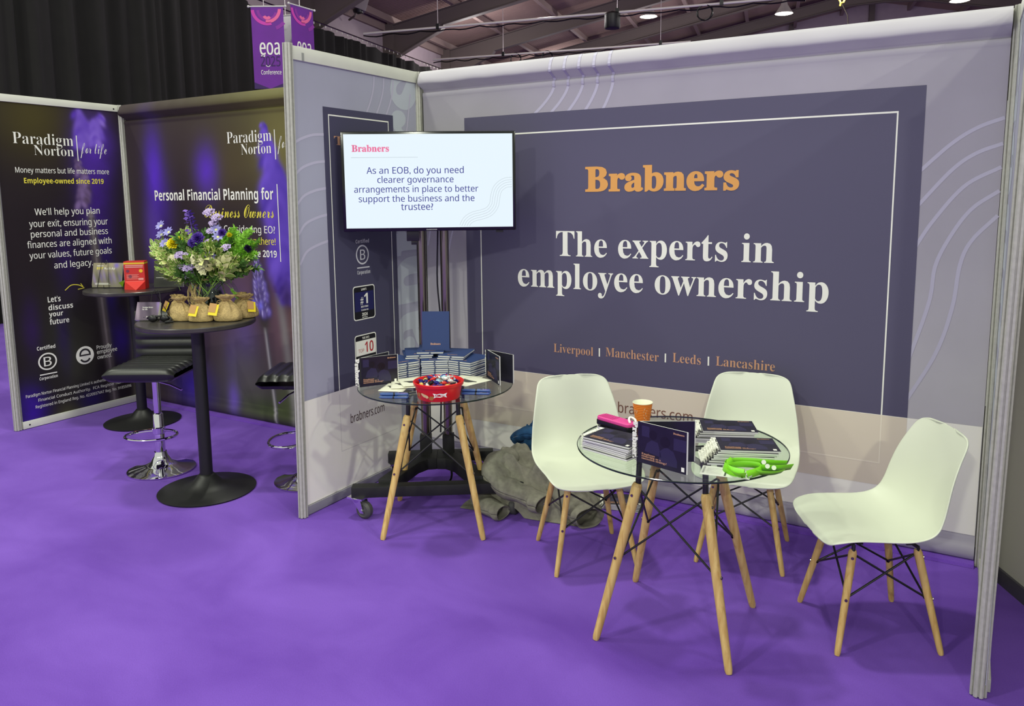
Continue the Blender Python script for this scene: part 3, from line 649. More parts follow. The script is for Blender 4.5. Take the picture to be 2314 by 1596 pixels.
coil(hall(23.3, -6.55, 5.86), .16, 'right black cable loop below the lower suspended pipe', 2)
sp = thing('hanging_speaker', 'small black cylinder loudspeaker hanging from the upper pipe', 'speaker', hall(19.0, -3.72, 5.62))
MB().lathe([(.0, 0), (.17, .01), (.19, .04), (.19, .34), (.15, .38), (0, .38)], 20).build('body', BLACKM, sp); MB().box(-.02, .02, -.02, .02, .37, .42).build('clamp', BLACKM, sp)
yh = thing('lifting_hook', 'yellow lifting hook on wires at the top of the photo', 'hook', hall(20, 1.42, 6.0))
MB().tube([(-.06, 0, .35), (-.07, 0, .12), (-.03, 0, .02), (.03, 0, .02), (.07, 0, .12), (.06, 0, .35)], .022, 8).build('shackle', mat('yellow_paint', '#e8c23a', .4), yh)
MB().tube([(0, 0, .3), (0, 0, 3.6)], .012, 5).build('chain', BLACKM, yh); MB().tube([(.0, 0, .0), (.13, 0, -.28), (.2, 0, -.95)], .012, 5).build('sling', STEEL, yh); MB().tube([(-.03, 0, .03), (-.04, 0, -.05)], .02, 5).build('pin', _M['yellow_paint'], yh)
yh2 = thing('chain_hoist', 'black hoist with a yellow hook just above the banner top right', 'hoist', hall(17, 4.72, 5.2))
MB().box(-.1, .1, -.08, .08, .25, .75).build('motor', BLACKM, yh2, bevel=.02); MB().lathe([(0, 0), (.08, .04), (.08, .2), (0, .25)], 10).build('hook_block', _M['yellow_paint'], yh2); MB().tube([(0, 0, .7), (0, 0, 4)], .015, 5).build('chain', BLACKM, yh2)

# conference banners hung in a triangle
PUR = mat('banner_purple', '#6d1f96', .6, 0, .1, 3); DPUR = mat('banner_dark_purple', '#35105a', .6); PINK = mat('banner_pink', '#d23fb0', .6); PINKL = mat('banner_salmon', '#f06aa0', .6); MAG = mat('banner_magenta', '#8f2aa0', .6)
def hung_banner(label, p, rz, w, h, plain=False):
    t = thing('hanging_banner', label, 'banner', p, rz, group='triangle of hanging conference banners')
    f = lambda k: (lambda u, v: (u, -k, v))
    pts = [(-w/2, 0), (w/2, 0), (w/2, -h), (0, -h-.1), (-w/2, -h)]
    MB().poly([(x, 0, z) for x, z in pts]).build('cloth', mat('banner_white', '#f2eef2', .7) if plain else PUR, t, smooth=0)
    m = MB(); m.tube([(-w/2-.03, 0, .012), (w/2+.03, 0, .012)], .012, 8); m.ball((-w/2-.035, 0, .012), .02); m.ball((w/2+.035, 0, .012), .02); m.build('hanging_pole', WHITE, t)
    MB().tube([(-w*.1, 0, .02), (-w*.1, 0, 3.4)], .008, 5).build('wire', _M['wire'], t)
    if plain: return t
    k = w/.46; F = f(.004)
    m = MB(); ring(m, F, 0, -.02*k, .23*k, .045*k, None, 185, 285); m.build('pink_arc', PINK, t, smooth=0)
    m = MB(); ring(m, F, 0, -.02*k, .2*k, .045*k, None, 262, 358); ring(m, F, 0, -.1*k, .07*k, .04*k, None, 205, 320); m.build('salmon_arc', PINKL, t, smooth=0)
    m = MB(); ring(m, f(.003), 0, -.04*k, .15*k, .04*k, None, 180, 345); ring(m, f(.003), .02*k, -.02*k, .31*k, .05*k, None, 290, 318); m.build('magenta_arc', MAG, t, smooth=0)
    m = MB(); text(m, F, 'eoa', 's', -.13*k, .15*k, -.655*k, -.485*k, .03); ring(m, F, -.085*k, -.655*k, .035*k, .018*k, None, 200, 340); text(m, F, 'Conference', 's', -.125*k, .165*k, -.93*k, -.865*k, .012); ring(m, F, -.02*k, -.79*k, .035*k, .018*k, None, 200, 340)
    m.build('white_lettering', INKW, t, smooth=0)
    text(MB(), F, '2025', 's', -.125*k, .155*k, -.815*k, -.675*k, .012).build('year_lettering', DPUR, t, smooth=0)
    MB().add([F(-w/2, -h), F(-w/2, -h+.0), F(-w/2, -h-.1), F(0, -h-.1)], [(0, 2, 3)]).add([F(w/2, -h), F(w/2, -h-.1), F(0, -h-.1)], [(0, 1, 2)]).build('corner_flap', DPUR, t, smooth=0)
    return t
hung_banner('purple conference banner with pink arcs, facing the camera, left of the white post', (-6.6, 4.92, 4.62), R(31.5), .50, 1.13)
hung_banner('narrow looking purple conference banner turned away, right of its white back', (-6.30, 5.36, 4.66), R(92), .5, 1.13)
hung_banner('plain white back of the third hanging banner, between two purple ones', (-6.70, 5.45, 4.60), R(12), .5, 1.13, True)
# ---------------------------------------------------------------- chairs and glass tables
def leg_set(t, foot, top, ztop, wires, r0, r1):
    """four tapered dowel legs with screws and black bracing rods"""
    C4 = [(-1, -1), (1, -1), (1, 1), (-1, 1)]
    P = lambda i, z: (C4[i][0]*(foot+(top-foot)*z/ztop), C4[i][1]*(foot+(top-foot)*z/ztop), z)
    for i in range(4):
        m = MB(); zz = [0, .012, .03]+[ztop*k/5 for k in range(1, 5)]+[ztop-.012, ztop]
        m.tube([P(i, z) for z in zz], [r1*.78, r1*.97, r1]+[r1+(r0-r1)*k/5 for k in range(1, 5)]+[r0*.98, r0*.75], 14)
        lg = m.build('leg', WOOD, t)
        for zs in (ztop*.93, wires[1]):
            p = Vector(P(i, zs)); o = Vector((C4[i][0], C4[i][1], 0)).normalized(); o = Matrix.Rotation(R(28), 3, 'Z') @ o
            MB().tube([tuple(p+o*(r0*.85)), tuple(p+o*(r0*1.09))], .0055, 10).build('screw', STEEL, lg)
        MB().tube([P(i, .0002), P(i, .006)], [r1*.7, r1*.8], 12).build('foot_pad', BLACKP, lg)
    for i in range(4):
        j = (i+1) % 4
        for a, b in ((i, j), (j, i)):
            p = Vector(P(a, wires[0])); q = Vector(P(b, wires[1])); c = Vector((0, 0, 0))
            p = p-Vector((p.x, p.y, 0)).normalized()*r0*.7; q = q-Vector((q.x, q.y, 0)).normalized()*r0*.7
            MB().tube([tuple(p), tuple(q)], .0042, 8).ball(tuple(q), .008, 8, 5).build('brace_rod', BLACKM, t)
    return P
CHAIR_LABELS = ['white shell chair left of the glass meeting table, nearest the grey coat', 'white shell chair behind the glass meeting table, beneath the city names', 'white shell chair on the right, side on, nearest the metal post']
def chair(loc, rz):
    t = thing('shell_chair', CHAIR_LABELS[0], 'chair', loc, rz, group='white shell chairs around the meeting table')
    leg_set(t, .19, .118, .375, (.355, .20), .0155, .0115)
    # seat shell: profile (y towards the sitter), z, half width, side depth
    PR = [(.236, .405, .214, .004), (.230, .415, .216, .007), (.212, .428, .220, .012), (.15, .434, .226, .020), (.07, .428, .232, .027), (-.02, .421, .235, .032), (-.085, .424, .235, .037), (-.135, .439, .234, .042), (-.172, .469, .231, .047), (-.198, .515, .226, .052), (-.216, .57, .220, .055), (-.229, .628, .211, .053), (-.241, .685, .200, .045), (-.254, .737, .188, .034), (-.266, .775, .180, .025), (-.275, .797, .174, .018), (-.279, .805, .172, .015)]
    Q = cr(PR, 64); rows = []; N = len(Q)-1
    for i, (y, z, hw, dp) in enumerate(Q):
        a = Vector(Q[max(i-1, 0)][:2]); b = Vector(Q[min(i+1, N)][:2]); tg = (b-a).normalized()
        nrm = Vector((abs(tg.y), abs(tg.x)))            # towards the sitter: forward and up
        t_ = i/N; k0 = max(0, (.20-t_)/.20)*.992; k1 = max(0, (t_-.80)/.20)*.975
        hw *= max(.02, (1-k0**2.6)**(1/2.2)*(1-.0*k0))*max(.02, (1-k1**2.9)**(1/2.3)); row = []
        for k in range(33):
            u = -1+2*k/32; e = abs(u)**2.7*dp
            row.append((hw*u, -(y+nrm.x*e), z+nrm.y*e*min(1, max(0, (.82-t_)/.2))))
        rows.append(row)
    sh = MB().grid(rows).build('seat_shell', SHELL, t, smooth=180, solid=.007, sub=1)
    m = MB()
    for s in (-1, 1):
        m.tube([(s*.125, -.12, .372), (s*.125, -.12, .392), (s*.05, -.1, .402), (s*.05, .08, .400), (s*.125, .118, .385), (s*.125, .118, .372)], .007, 8)
    m.box(-.125, .125, -.105, -.085, .397, .404); m.box(-.125, .125, .075, .095, .393, .400); m.build('seat_bracket', BLACKM, t)
    return t
c0 = chair((1.488, -.762, 0), R(41))
dup(c0, (2.125, -.372, 0), R(8), CHAIR_LABELS[1]); dup(c0, (2.705, -.792, 0), R(-60), CHAIR_LABELS[2])

def glass_table(loc, rz, label):
    t = thing('glass_table', label, 'table', loc, rz, group='round glass tables')
    P = leg_set(t, .25, .128, .60, (.575, .32), .0205, .0145)
    MB().lathe([(0, .722), (.394, .722), (.394, .730), (0, .730)], 96).build('glass_top', GLASS, t, smooth=20)
    MB().lathe([(.394, .7225), (.3965, .724), (.3965, .728), (.394, .7295)], 96, cap=False).build('glass_edge', GEDGE, t)
    for i, (a, b) in enumerate(((-1, -1), (1, -1), (1, 1), (-1, 1))):
        m = MB(); m.tube([(a*.128, b*.128, .56), (a*.126, b*.126, .62), (a*.124, b*.124, .685), (a*.112, b*.112, .703), (a*.05, b*.05, .706), (a*.02, b*.02, .706)], [.011]*6, 10)
        m.tube([(a*.124, b*.124, .69), (a*.124, b*.124, .7215)], [.016, .022], 14); m.build('bracket', BLACKM, t)
    MB().lathe([(0, .698), (.03, .698), (.03, .714), (0, .714)], 16).build('hub', BLACKM, t); return t
T1 = Vector((.643, -.774, 0)); T2 = Vector((2.055, -1.125, 0))
gt = glass_table(T2, R(4), 'front round glass table with beech legs, between the white chairs')
dup(gt, T1, R(29), 'round glass table with beech legs under the television')
TZ = .730

# ---------------------------------------------------------------- television on its trolley
tv = thing('television_stand', 'black wheeled trolley stand with two steel tubes below the television', 'stand', (.335, -.353, 0), math.atan2(.557, .83))
# local x runs along the trolley, local -y faces the camera
m = MB(); m.box(-.435, .475, -.495, -.43, .117, .175).build('front_beam', BLACKW, tv, bevel=.004)
m = MB(); m.box(-.295, .33, .035, .095, .117, .175).build('rear_beam', BLACKW, tv, bevel=.004)
for s in (-1, 1):
    pts = [(s*.30, -.435), (s*.205, -.435), (s*.10, -.19), (s*.05, -.135), (0, -.13), (0, .04), (s*.09, .04), (s*.13, -.02)] 
    MB().prism(pts if s > 0 else pts[::-1], .13, .195).build('arch_plate', BLACKW, tv, bevel=.004)
    MB().box(s*.066-.034, s*.066+.034, -.036, .032, .18, .30).build('tube_socket', BLACKW, tv, bevel=.006)
    MB().lathe([(.025, .29), (.025, 2.0), (0, 2.0)], 24, s*.066, 0).build('steel_tube', STEEL, tv)
def caster(x, y, rz):
    c = MB(); c.at((x, y, 0), rz); c.M = c.M @ Matrix.Scale(1.37, 4); c.lathe([(.0, .062), (.022, .064), (.026, .075), (.034, .084), (0, .085)], 16); c.box(-.035, .035, -.03, .03, .079, .086)
    for s in (-1, 1): c.add([(.02, s*.018, .078), (-.02, s*.018, .078), (-.034, s*.018, .026), (-.018, s*.018, .026), (.02, s*.021, .078), (-.02, s*.021, .078), (-.034, s*.021, .026), (-.018, s*.021, .026)], [(0, 1, 2, 3), (7, 6, 5, 4), (0, 4, 5, 1), (1, 5, 6, 2), (2, 6, 7, 3), (3, 7, 4, 0)])
    o = c.build('caster', CHROME, tv)
    w_ = MB(); w_.at((x, y, 0), rz); M0 = w_.M @ Matrix.Scale(1.37, 4); w_.M = M0 @ Matrix.Translation((-.025, 0, .034)) @ Matrix.Rotation(R(90), 4, 'X')
    w_.lathe([(.0, -.013), (.022, -.013), (.024, -.015), (.031, -.012), (.034, -.008), (.034, .008), (.031, .012), (.024, .015), (.022, .013), (0, .013)], 28); w_.build('wheel', mat('grey_rubber', '#4a4948', .6), o)
    h = MB(); h.M = M0 @ Matrix.Translation((-.025, 0, .034)) @ Matrix.Rotation(R(90), 4, 'X'); h.lathe([(0, -.024), (.007, -.024), (.007, .024), (0, .024)], 12); h.build('axle', CHROME, o)
for x, y, rz in ((-.40, -.46, R(150)), (.44, -.46, R(60)), (-.255, .06, R(110)), (.30, .065, R(20))): caster(x, y, rz)
MB().tube(cr([(-.12, .09, .16), (-.2, .05, .06), (-.16, -.08, .012), (-.02, -.14, .012), (.08, -.06, .05), (.05, .05, .2)], 30), .007, 6).build('power_cable', BLACKP, tv)
MB().tube(cr([(.03, .03, 1.5), (.02, .04, 1.2), (.035, .03, .95), (.03, .04, .6), (.02, .03, .3)], 20), .005, 6).build('signal_cable', BLACKP, tv)
MB().box(-.1, .1, -.104, -.026, 1.6, 1.9).build('mount_plate', BLACKM, tv, bevel=.004)

t = thing('television', 'black television showing a white slide with blue question text', 'television', (.335, -.353, 1.5), math.atan2(.557, .83))
SCR = mat('lit_screen', '#e9f7ff', .3, emit=.97, spec=.2); SCR.node_tree.nodes['Principled BSDF'].inputs['Base Color'].default_value = (.02, .02, .025, 1)
MB().box(-.467, .4645, -.1995, -.162, 0, .5316).build('bezel', mat('gloss_black_plastic', '#08080a', .15), t, bevel=.006)
MB().box(-.316, .316, -.164, -.105, .05, .41).build('rear_cover', BLACKP, t, bevel=.004)
f = lambda w: (lambda u, v: (u*.9736+.005, -.2-w, v*.9736+.0444-1.5))  # television shrunk about the camera position onto a nearer plane; bezel numbers likewise
rect(MB(), f(.0004), -.468, .455, 1.514, 2.026).build('screen', SCR, t, smooth=0)
INKB = mat('slide_blue_text', '#2a2f86', .5, emit=.25); INKP = mat('slide_pink_text', '#d4668c', .5, emit=.35); INKG = mat('slide_grey_line', '#9fa9ae', .5, emit=.5)
F = f(.001)
for s_, a, c_, z, zt in (('As an EOB, do you need', -.348, .184, 1.812, 1.85), ('clearer governance', -.291, .127, 1.762, 1.799), ('arrangements in place to better', -.419, .263, 1.710, 1.747), ('support the business and the', -.396, .241, 1.658, 1.695), ('trustee?', -.165, .011, 1.612, 1.648)): letters(t, F, [(s_, a, c_, z, zt)], 'question_lettering', INKB, 's', .008, True)
text(MB(), F, 'Brabners', 'S', -.425, -.222, 1.932, 1.968, .016).build('name_lettering', INKP, t, smooth=0)
m = MB(); rect(m, F, -.43, -.066, 1.899, 1.901)
WV = cr([(.455, 1.762), (.41, 1.755), (.372, 1.725), (.357, 1.68), (.349, 1.635), (.322, 1.6), (.28, 1.583), (.235, 1.572), (.20, 1.55), (.18, 1.514)], 60)
for i in range(5):
    d = .013*(i-2); L = []
    for k in range(60):
        t_ = Vector(WV[min(k+1, 59)])-Vector(WV[max(k-1, 0)]); t_.normalize(); q = Vector(WV[k])+Vector((t_.y, -t_.x))*d
        if q.x < .454 and q.y > 1.515: L.append(tuple(q))
    m.ribbon(L, .0017, F)
m.build('slide_line', INKG, t, smooth=0)
text(MB(), f(.0004), 'SAMSUNG', 'b', -.028, .03, 1.5005, 1.5065).build('maker_lettering', mat('silver_ink', '#b9b9b9', .3), t, smooth=0)
MB().box(.355, .395, -.19, -.175, -.012, .001).build('sensor', BLACKP, t); MB().box(-.132, -.064, -.18, -.15, -.055, .03).box(-.108, -.074, -.175, -.155, -.075, -.05).build('connector_box', BLACKP, t, bevel=.003)

# ---------------------------------------------------------------- bar tables and stools on the neighbour's stand
DTOP = mat('dark_stone_table_top', '#3a3733', .3, 0, .35, 9)
def bar_table(loc, z, r, label):
    t = thing('bar_table', label, 'table', loc, 0, group='black round bar tables')
    MB().lathe([(0, z-.028), (r-.006, z-.028), (r, z-.022), (r, z-.005), (r-.004, z), (0, z)], 64).build('table_top', DTOP, t, smooth=25)
    MB().lathe([(.036, .03), (.036, z-.03), (0, z-.03)], 24).build('column', BLACKM, t)
    MB().lathe([(.0, .002), (.27, .002), (.272, .008), (.24, .016), (.15, .028), (.085, .05), (.05, .09), (.04, .1), (0, .1)], 64).build('base', BLACKM, t, smooth=60); return t
HB1 = Vector((-.785, -1.095, 0)); HB2 = Vector((-2.41, -.40, 0)); HZ1, HZ2 = 1.005, 1.03
bar_table(HB1, HZ1, .32, 'black bar table under the flower vase and hessian bags')
bar_table(HB2, HZ2, .335, 'black bar table in the stand corner under the red box')
def stool(loc, rz, label):
    t = thing('bar_stool', label, 'stool', loc, rz, group='black leather bar stools')
    MB().lathe([(0, .002), (.198, .002), (.2, .01), (.17, .02), (.1, .035), (.06, .06), (.042, .095), (.036, .12), (0, .12)], 64).build('base', CHROME, t, smooth=60)
    MB().lathe([(.03, .11), (.03, .36), (.027, .365), (.022, .37), (.022, .60), (0, .60)], 32).build('column', CHROME, t)
    m = MB(); n = 40; m.tube([(.145*cos(2*pi*i/n)*1.05, -.105+.115*sin(2*pi*i/n), .255) for i in range(n)], .0085, 10, True); m.lathe([(.031, .235), (.038, .24), (.038, .275), (.031, .28)], 24); m.build('footrest', CHROME, t)
    MB().tube([(.03, -.02, .57), (.12, -.06, .56), (.2, -.09, .535)], .006, 8).build('gas_lever', CHROME, t)
    MB().box(-.1, .1, -.1, .1, .585, .605).build('seat_plate', BLACKM, t)
    # padded seat with stitched channels
    def pad(w, L, th, nch, fr):
        rows = []; N = 46
        top = []
        for i in range(N+1):
            s = i/N; q = s*nch; rib = abs(sin(q*pi))**.45; en = min(1, (min(s, 1-s)*L/.03))**.5
            top.append((s*L, rib, en))
        P = []
        for side in (0, 1):
            for (d, rib, en) in (top if side == 0 else top[::-1]):
                row = []
                for k in range(17):
                    u = -1+2*k/16; ex = (1-abs(u)**8)
                    h = th/2*(.35+.65*en)*(.3+.7*ex**.5)
                    hh = h*(.74+.34*rib if side == 0 else 1) if side == 0 else -h
                    row.append(fr(u*w/2, d, hh))
                P.append(row)
        P.append(P[0]); return P
    MB().grid(pad(.43, .42, .085, 7, lambda x, d, h: (x, -.215+d+.0, .648+h))).build('seat', LEATHER, t, smooth=180)
    MB().grid(pad(.43, .36, .06, 6, lambda x, d, h: (x, .215-h+.06*d, .615+d))).build('backrest', LEATHER, t, smooth=180); return t
st = stool((-1.325, -1.01, 0), R(30), 'black leather bar stool with chrome base behind the flower table')
dup(st, (-.37, -.70, 0), R(-60), 'black leather bar stool half hidden behind the white dividing wall')
# ---------------------------------------------------------------- booklets with die-cut letter edge
BW, BH = .205, .150
KV = BH/.195
def cover_print(frame0, par):
    frame = lambda w: (lambda u, v, g=frame0(w): g(u, v*KV))
    m = MB(); F = frame(.0003)
    for (u, v, r, ru) in ((.065, .145, .022, .016), (.115, .125, .026, .02)): disc(m, F, u, v, r, ru, 18)
    m.build('dark_figure_print', COVERD, par, smooth=0)  # darker silhouettes in the printed cover picture
    m = MB(); F = frame(.0002)
    m.poly([F(*p) for p in ((.03, .06), (.04, .10), (.06, .12), (.085, .115), (.095, .08), (.10, .05))]); m.poly([F(*p) for p in ((.09, .02), (.095, .08), (.12, .105), (.15, .09), (.165, .05), (.165, .02))]); rect(m, F, .15, .2, .10, .155); rect(m, F, .018, .05, .13, .18)
    m.build('figure_print', COVERP, par, smooth=0)
    m = MB(); F = frame(.0005)
    text(m, F, 'Brabners', 'S', .148, .192, .173, .181, .02); m.build('name_lettering', COPPER, par, smooth=0); m = MB()
    for s_, w_, v in (('Employee', .05, .042), ('ownership as a', .072, .0315), ('succession strategy?', .094, .021)): text(m, F, s_, 'S', .018, .018+w_*1.12, v, v+.0095, .004)
    m.build('title_lettering', COPPER, par, smooth=0)
    m = MB(); rect(m, F, .182, .194, .01, .03); m.build('white_mark', INKW, par, smooth=0)
def edge_letters(frame, par):
    m = MB(); text(m, frame, 'Brabners', 'S', .004, BH-.004, 0, .021, .035); m.build('edge_lettering', INKW, par, smooth=0)
# flat booklet lying on a stack: origin at the lower left corner of its pages, z up
bk = thing('booklet', 'tmp', 'booklet', (0, 0, 0), 0)
MB().box(0, BW, 0, BH, .0, .0058).build('pages', PAGES, bk); 
MB().box(0, BW+.001, 0, BH, .0058, .0066).build('front_cover', COVER, bk); MB().box(0, BW+.001, 0, BH, -.0004, .0).build('back_cover', COVER, bk)
cover_print(lambda w: (lambda u, v: (u, v, .0066+w)), bk)
for z in (.0062, .003): edge_letters(lambda u, v: (-.020+v, BH-u, z), bk)
TH = .0071
used = [0]
def booklet(x, y, z, rz, label, grp, ry=0):
    if not used[0]:
        used[0] = 1; bk.location = (x, y, z); bk.rotation_euler = (0, ry, rz); o = bk; o['label'] = label
    else: o = dup(bk, (x, y, z), rz, label, ry=ry)
    o['group'] = grp; return o
ORD = ['lowest', 'second from bottom', 'third from bottom', 'fourth from bottom', 'fifth from bottom', 'sixth from bottom', 'seventh from bottom', 'eighth from bottom', 'ninth from bottom']
def bstack(cx, cy, rz, n, where, grp, jit, spread=0):
    r_ = random.Random(n*7+int(cx*100))
    for i in range(n):
        a = rz+r_.uniform(-1, 1)*jit; c_, s_ = cos(a), sin(a)
        x = cx-(BW/2)*c_+(BH/2)*s_+r_.uniform(-.004, .004)*(jit > 0); y = cy-(BW/2)*s_-(BH/2)*c_+r_.uniform(-.004, .004)*(jit > 0)
        x -= spread*(n-1-i)*cos(rz); y -= spread*(n-1-i)*sin(rz)
        pos = 'topmost' if i == n-1 else ORD[i]
        booklet(x, y, TZ+.0006+i*TH, a, 'dark flat booklet, %s in the stack %s' % (pos, where), grp)
bstack(1.866, -1.303, R(-13), 7, 'at the glass table left edge', 'booklets stacked at the left of the glass table', R(3))
bstack(1.83, -1.085, R(-20), 3, 'under the pink case', 'booklets under the pink case', R(3))
bstack(2.316, -1.170, R(22), 8, 'beside the green lanyard', 'booklets stacked beside the green lanyard', R(2.5), .006)
bstack(2.188, -.962, R(22), 7, 'behind the one with the lanyard', 'booklets in the back right stack', R(2.5), .006)
# booklets left on the carpet behind the left chair
r_ = random.Random(4)
for i in range(5):
    o = booklet(1.335+.006*i, -.235-.004*i, .001+i*TH, R(12+3*i), 'booklet on the purple carpet behind the left chair, %s of the pile' % ('topmost' if i == 4 else ORD[i]), 'booklets piled on the carpet')
# standing open booklet: spine at the origin, front leaf along a1, back leaf along a2
def stand_booklet(loc, a1, a2, label):
    t = thing('standing_booklet', label, 'booklet', loc, 0, group='booklets standing open')
    for nm, a, s in (('front_leaf', a1, 1), ('back_leaf', a2, -1)):
        MB().at((0, 0, 0), a).box(.002, BW, -.0 if s > 0 else -.0035, .0035 if s > 0 else 0, .001, BH).build('pages_'+nm.split('_')[0], PAGES, t)
    c1 = MB().at((0, 0, 0), a1).box(0, BW-.004, -.0012, 0, 0, BH).build('front_cover', COVER, t)
    MB().at((0, 0, 0), a2).box(0, BW-.004, -.0047, -.0037, 0, BH).build('back_inner_page', COVER, t); MB().at((0, 0, 0), a2).box(0, BW-.002, .0003, .0014, 0, BH).build('back_cover', COVER, t)
    Q = Matrix.Rotation(a1, 3, 'Z')
    cover_print(lambda w: (lambda u, v: tuple(Q @ Vector((u, -.0012-w, v)))), t)
    m = MB(); text(m, lambda u, v: tuple(Q @ Vector((-.0215+v, -.0018, BH-u))), 'Brabners', 'S', .002, BH-.002, 0, .022, .035); text(m, lambda u, v: tuple(Q @ Vector((-.0215+v, .001, BH-u))), 'Brabners', 'S', .002, BH-.002, 0, .022, .035)
    m.build('edge_lettering', INKW, t, smooth=0); return t
stand_booklet((1.982, -1.386, TZ+.001), R(-14), R(29), 'open dark booklet standing upright at the front of the meeting table')
stand_booklet((.352, -1.022, TZ+.001), R(58), R(84), 'open dark booklet standing at the left edge of the table under the television')
stand_booklet((.802, -.532, TZ+.001), R(-39), R(-15), 'open dark booklet standing at the right edge of the table under the television')

# ---------------------------------------------------------------- blue notebooks
NW, ND, NT = .148, .212, .0112
nb = thing('notebook', 'tmp', 'notebook', (0, 0, 0), 0)
m = MB(); m.box(0, NW, 0, ND, 0, .0014).box(0, NW, 0, ND, NT-.0018, NT-.0004).box(0, NW, ND-.0014, ND, .0, NT-.0004); m.build('cover', NAVYB, nb)
MB().box(.003, NW-.003, .003, ND-.0015, .0014, NT-.0018).build('pages', PAGES, nb)
text(MB(), lambda u, v: (u, v, NT-.0002), 'Brabners', 'S', .045, .1, .03, .041, .015).build('copper_lettering', COPPER, nb, smooth=0)
MB().at((NW*.5, .0005, NT*.5)).box(-.004, .004, -.0022, .001, -.0025, .0015).build('ribbon_end', NAVYB, nb)
nused = [0]
def notebook(x, y, z, rz, label, grp, rx=0):
    if not nused[0]:
        nused[0] = 1; nb.location = (x, y, z); nb.rotation_euler = (rx, 0, rz); nb['label'] = label; o = nb
    else: o = dup(nb, (x, y, z), rz, label, rx=rx)
    o['group'] = grp; return o
r_ = random.Random(11); Z0 = TZ+.0006
for (x, y, a, n, wh) in ((.43, -.835, 69, 8, 'left'), (.493, -.70, 37, 8, 'middle'), (.607, -.612, -2, 8, 'right')):
    for i in range(n):
        notebook(x+r_.uniform(-.002, .002), y+r_.uniform(-.002, .002), Z0+i*NT, R(a+r_.uniform(-1.5, 1.5)), 'blue notebook in the %s lower stack, %s' % (wh, 'topmost' if i == n-1 else ORD[i]), 'blue notebooks in the %s stack' % wh)
ZT = Z0+8*NT
for (x, y, a, wh) in ((.398, -.712, 42, 'left'), (.548, -.632, 19, 'right')):
    for i in range(2): notebook(x+.004*i, y+.003*i, ZT+i*NT, R(a-2*i), 'blue notebook, %s of the pair bridging the %s stacks' % ('upper' if i else 'lower', wh), 'blue notebooks laid across the stacks')
notebook(.43, -.655, ZT+2*NT, R(31), 'single blue notebook lying flat under the upright one', 'blue notebooks laid across the stacks')
notebook(.432, -.60, ZT+3*NT+.0005, R(29), 'blue notebook standing upright on top of the notebook stacks', 'blue notebooks standing on the stacks', rx=R(84))

# ---------------------------------------------------------------- sweets tub
TB = Vector((.815, -.985, TZ+.0006))
tub = thing('sweet_tub', 'red plastic tub of wrapped sweets at the front of the left glass table', 'tub', TB)
MB().lathe([(0, 0), (.098, 0), (.101, .004), (.112, .06), (.113, .064), (.12, .066), (.122, .08), (.117, .083), (.112, .08), (.108, .066), (.097, .006), (0, .006)], 56).build('bowl', RED, tub, smooth=50)
def wrapf(r0, dz=0):
    return lambda u, v: ((r0+v*.19)*sin(u/.11)*1.0, -(r0+v*.19)*cos(u/.11), v)
Fw = wrapf(.1022)
m = MB()
for du in (.075, -.10):
    m.poly([Fw(du+a, .032+b) for a, b in ((-.032, -.012), (-.018, -.006), (0, -.008), (.018, -.004), (.034, -.010), (.028, .002), (.034, .014), (.016, .008), (0, .012), (-.016, .008), (-.034, .013), (-.027, .0))])
m.build('logo_shape', INKW, tub, smooth=0)
Fw2 = wrapf(.1027); m = MB()
for du in (.075, -.10): text(m, Fw2, 'Celebrations', 'h', du-.024, du+.024, .0285, .038, .01)
m.build('logo_lettering', mat('wrapper_red', '#b01818', .4), tub, smooth=0)
m = MB()
for du, dv, c_ in ((-.012, .03, 0), (.003, .026, 0)): m.poly([Fw(du+a, dv+b) for a, b in ((-.016, .008), (-.004, .01), (.012, .004), (.016, -.004), (.006, -.01), (-.006, -.004))])
m.build('printed_chocolate', mat('cream_brown_print', '#d7b98a', .5), tub, smooth=0)
m = MB()
for du, dv in ((.032, .02), (-.045, .03)): m.poly([Fw(du+a, dv+b) for a, b in ((-.014, -.008), (.004, -.012), (.014, .0), (.01, .01), (-.008, .008))])
m.build('printed_wrapper', mat('gold_brown_print', '#a8692f', .5), tub, smooth=0)
SW = [('navy', '#1c1f7a'), ('pale blue', '#a8d4e8'), ('gold', '#d8b868'), ('black', '#14100f'), ('red', '#c8241f'), ('white', '#e8e6e2'), ('purple', '#3a1f8a')]
swl = {}
for i, (n_, h_) in enumerate(SW):
    s = thing('wrapped_sweet', 'tmp', 'sweet', (0, 0, 0), 0, 'wrapped sweets in the red tub')
    MB().ball((0, 0, 0), .0125, 10, 7, (1.25, .8, .75)).build('wrapper', mat('foil_'+n_.replace(' ', '_'), h_, .22, .25, .3, 160, .5), s)
    m = MB()
    for q in (-1, 1): m.add([(q*.014, 0, 0), (q*.026, .010, .004), (q*.029, .003, -.003), (q*.027, -.004, .004), (q*.025, -.011, -.002)], [(0, 1, 2), (0, 2, 3), (0, 3, 4)])
    m.build('twist_end', mat('foil_'+n_.replace(' ', '_'), h_), s, smooth=0); swl[n_] = [s, False]
r_ = random.Random(21); k = 0; SP = []
for rr, n, zz in ((.0, 1, .092), (.03, 6, .088), (.06, 11, .080), (.084, 15, .070), (.02, 4, .066), (.05, 9, .064)):
    for i in range(n):
        a = 2*pi*i/n+rr*40; SP.append((rr*cos(a)+r_.uniform(-.004, .004), rr*sin(a)+r_.uniform(-.004, .004), zz+r_.uniform(-.003, .006)))
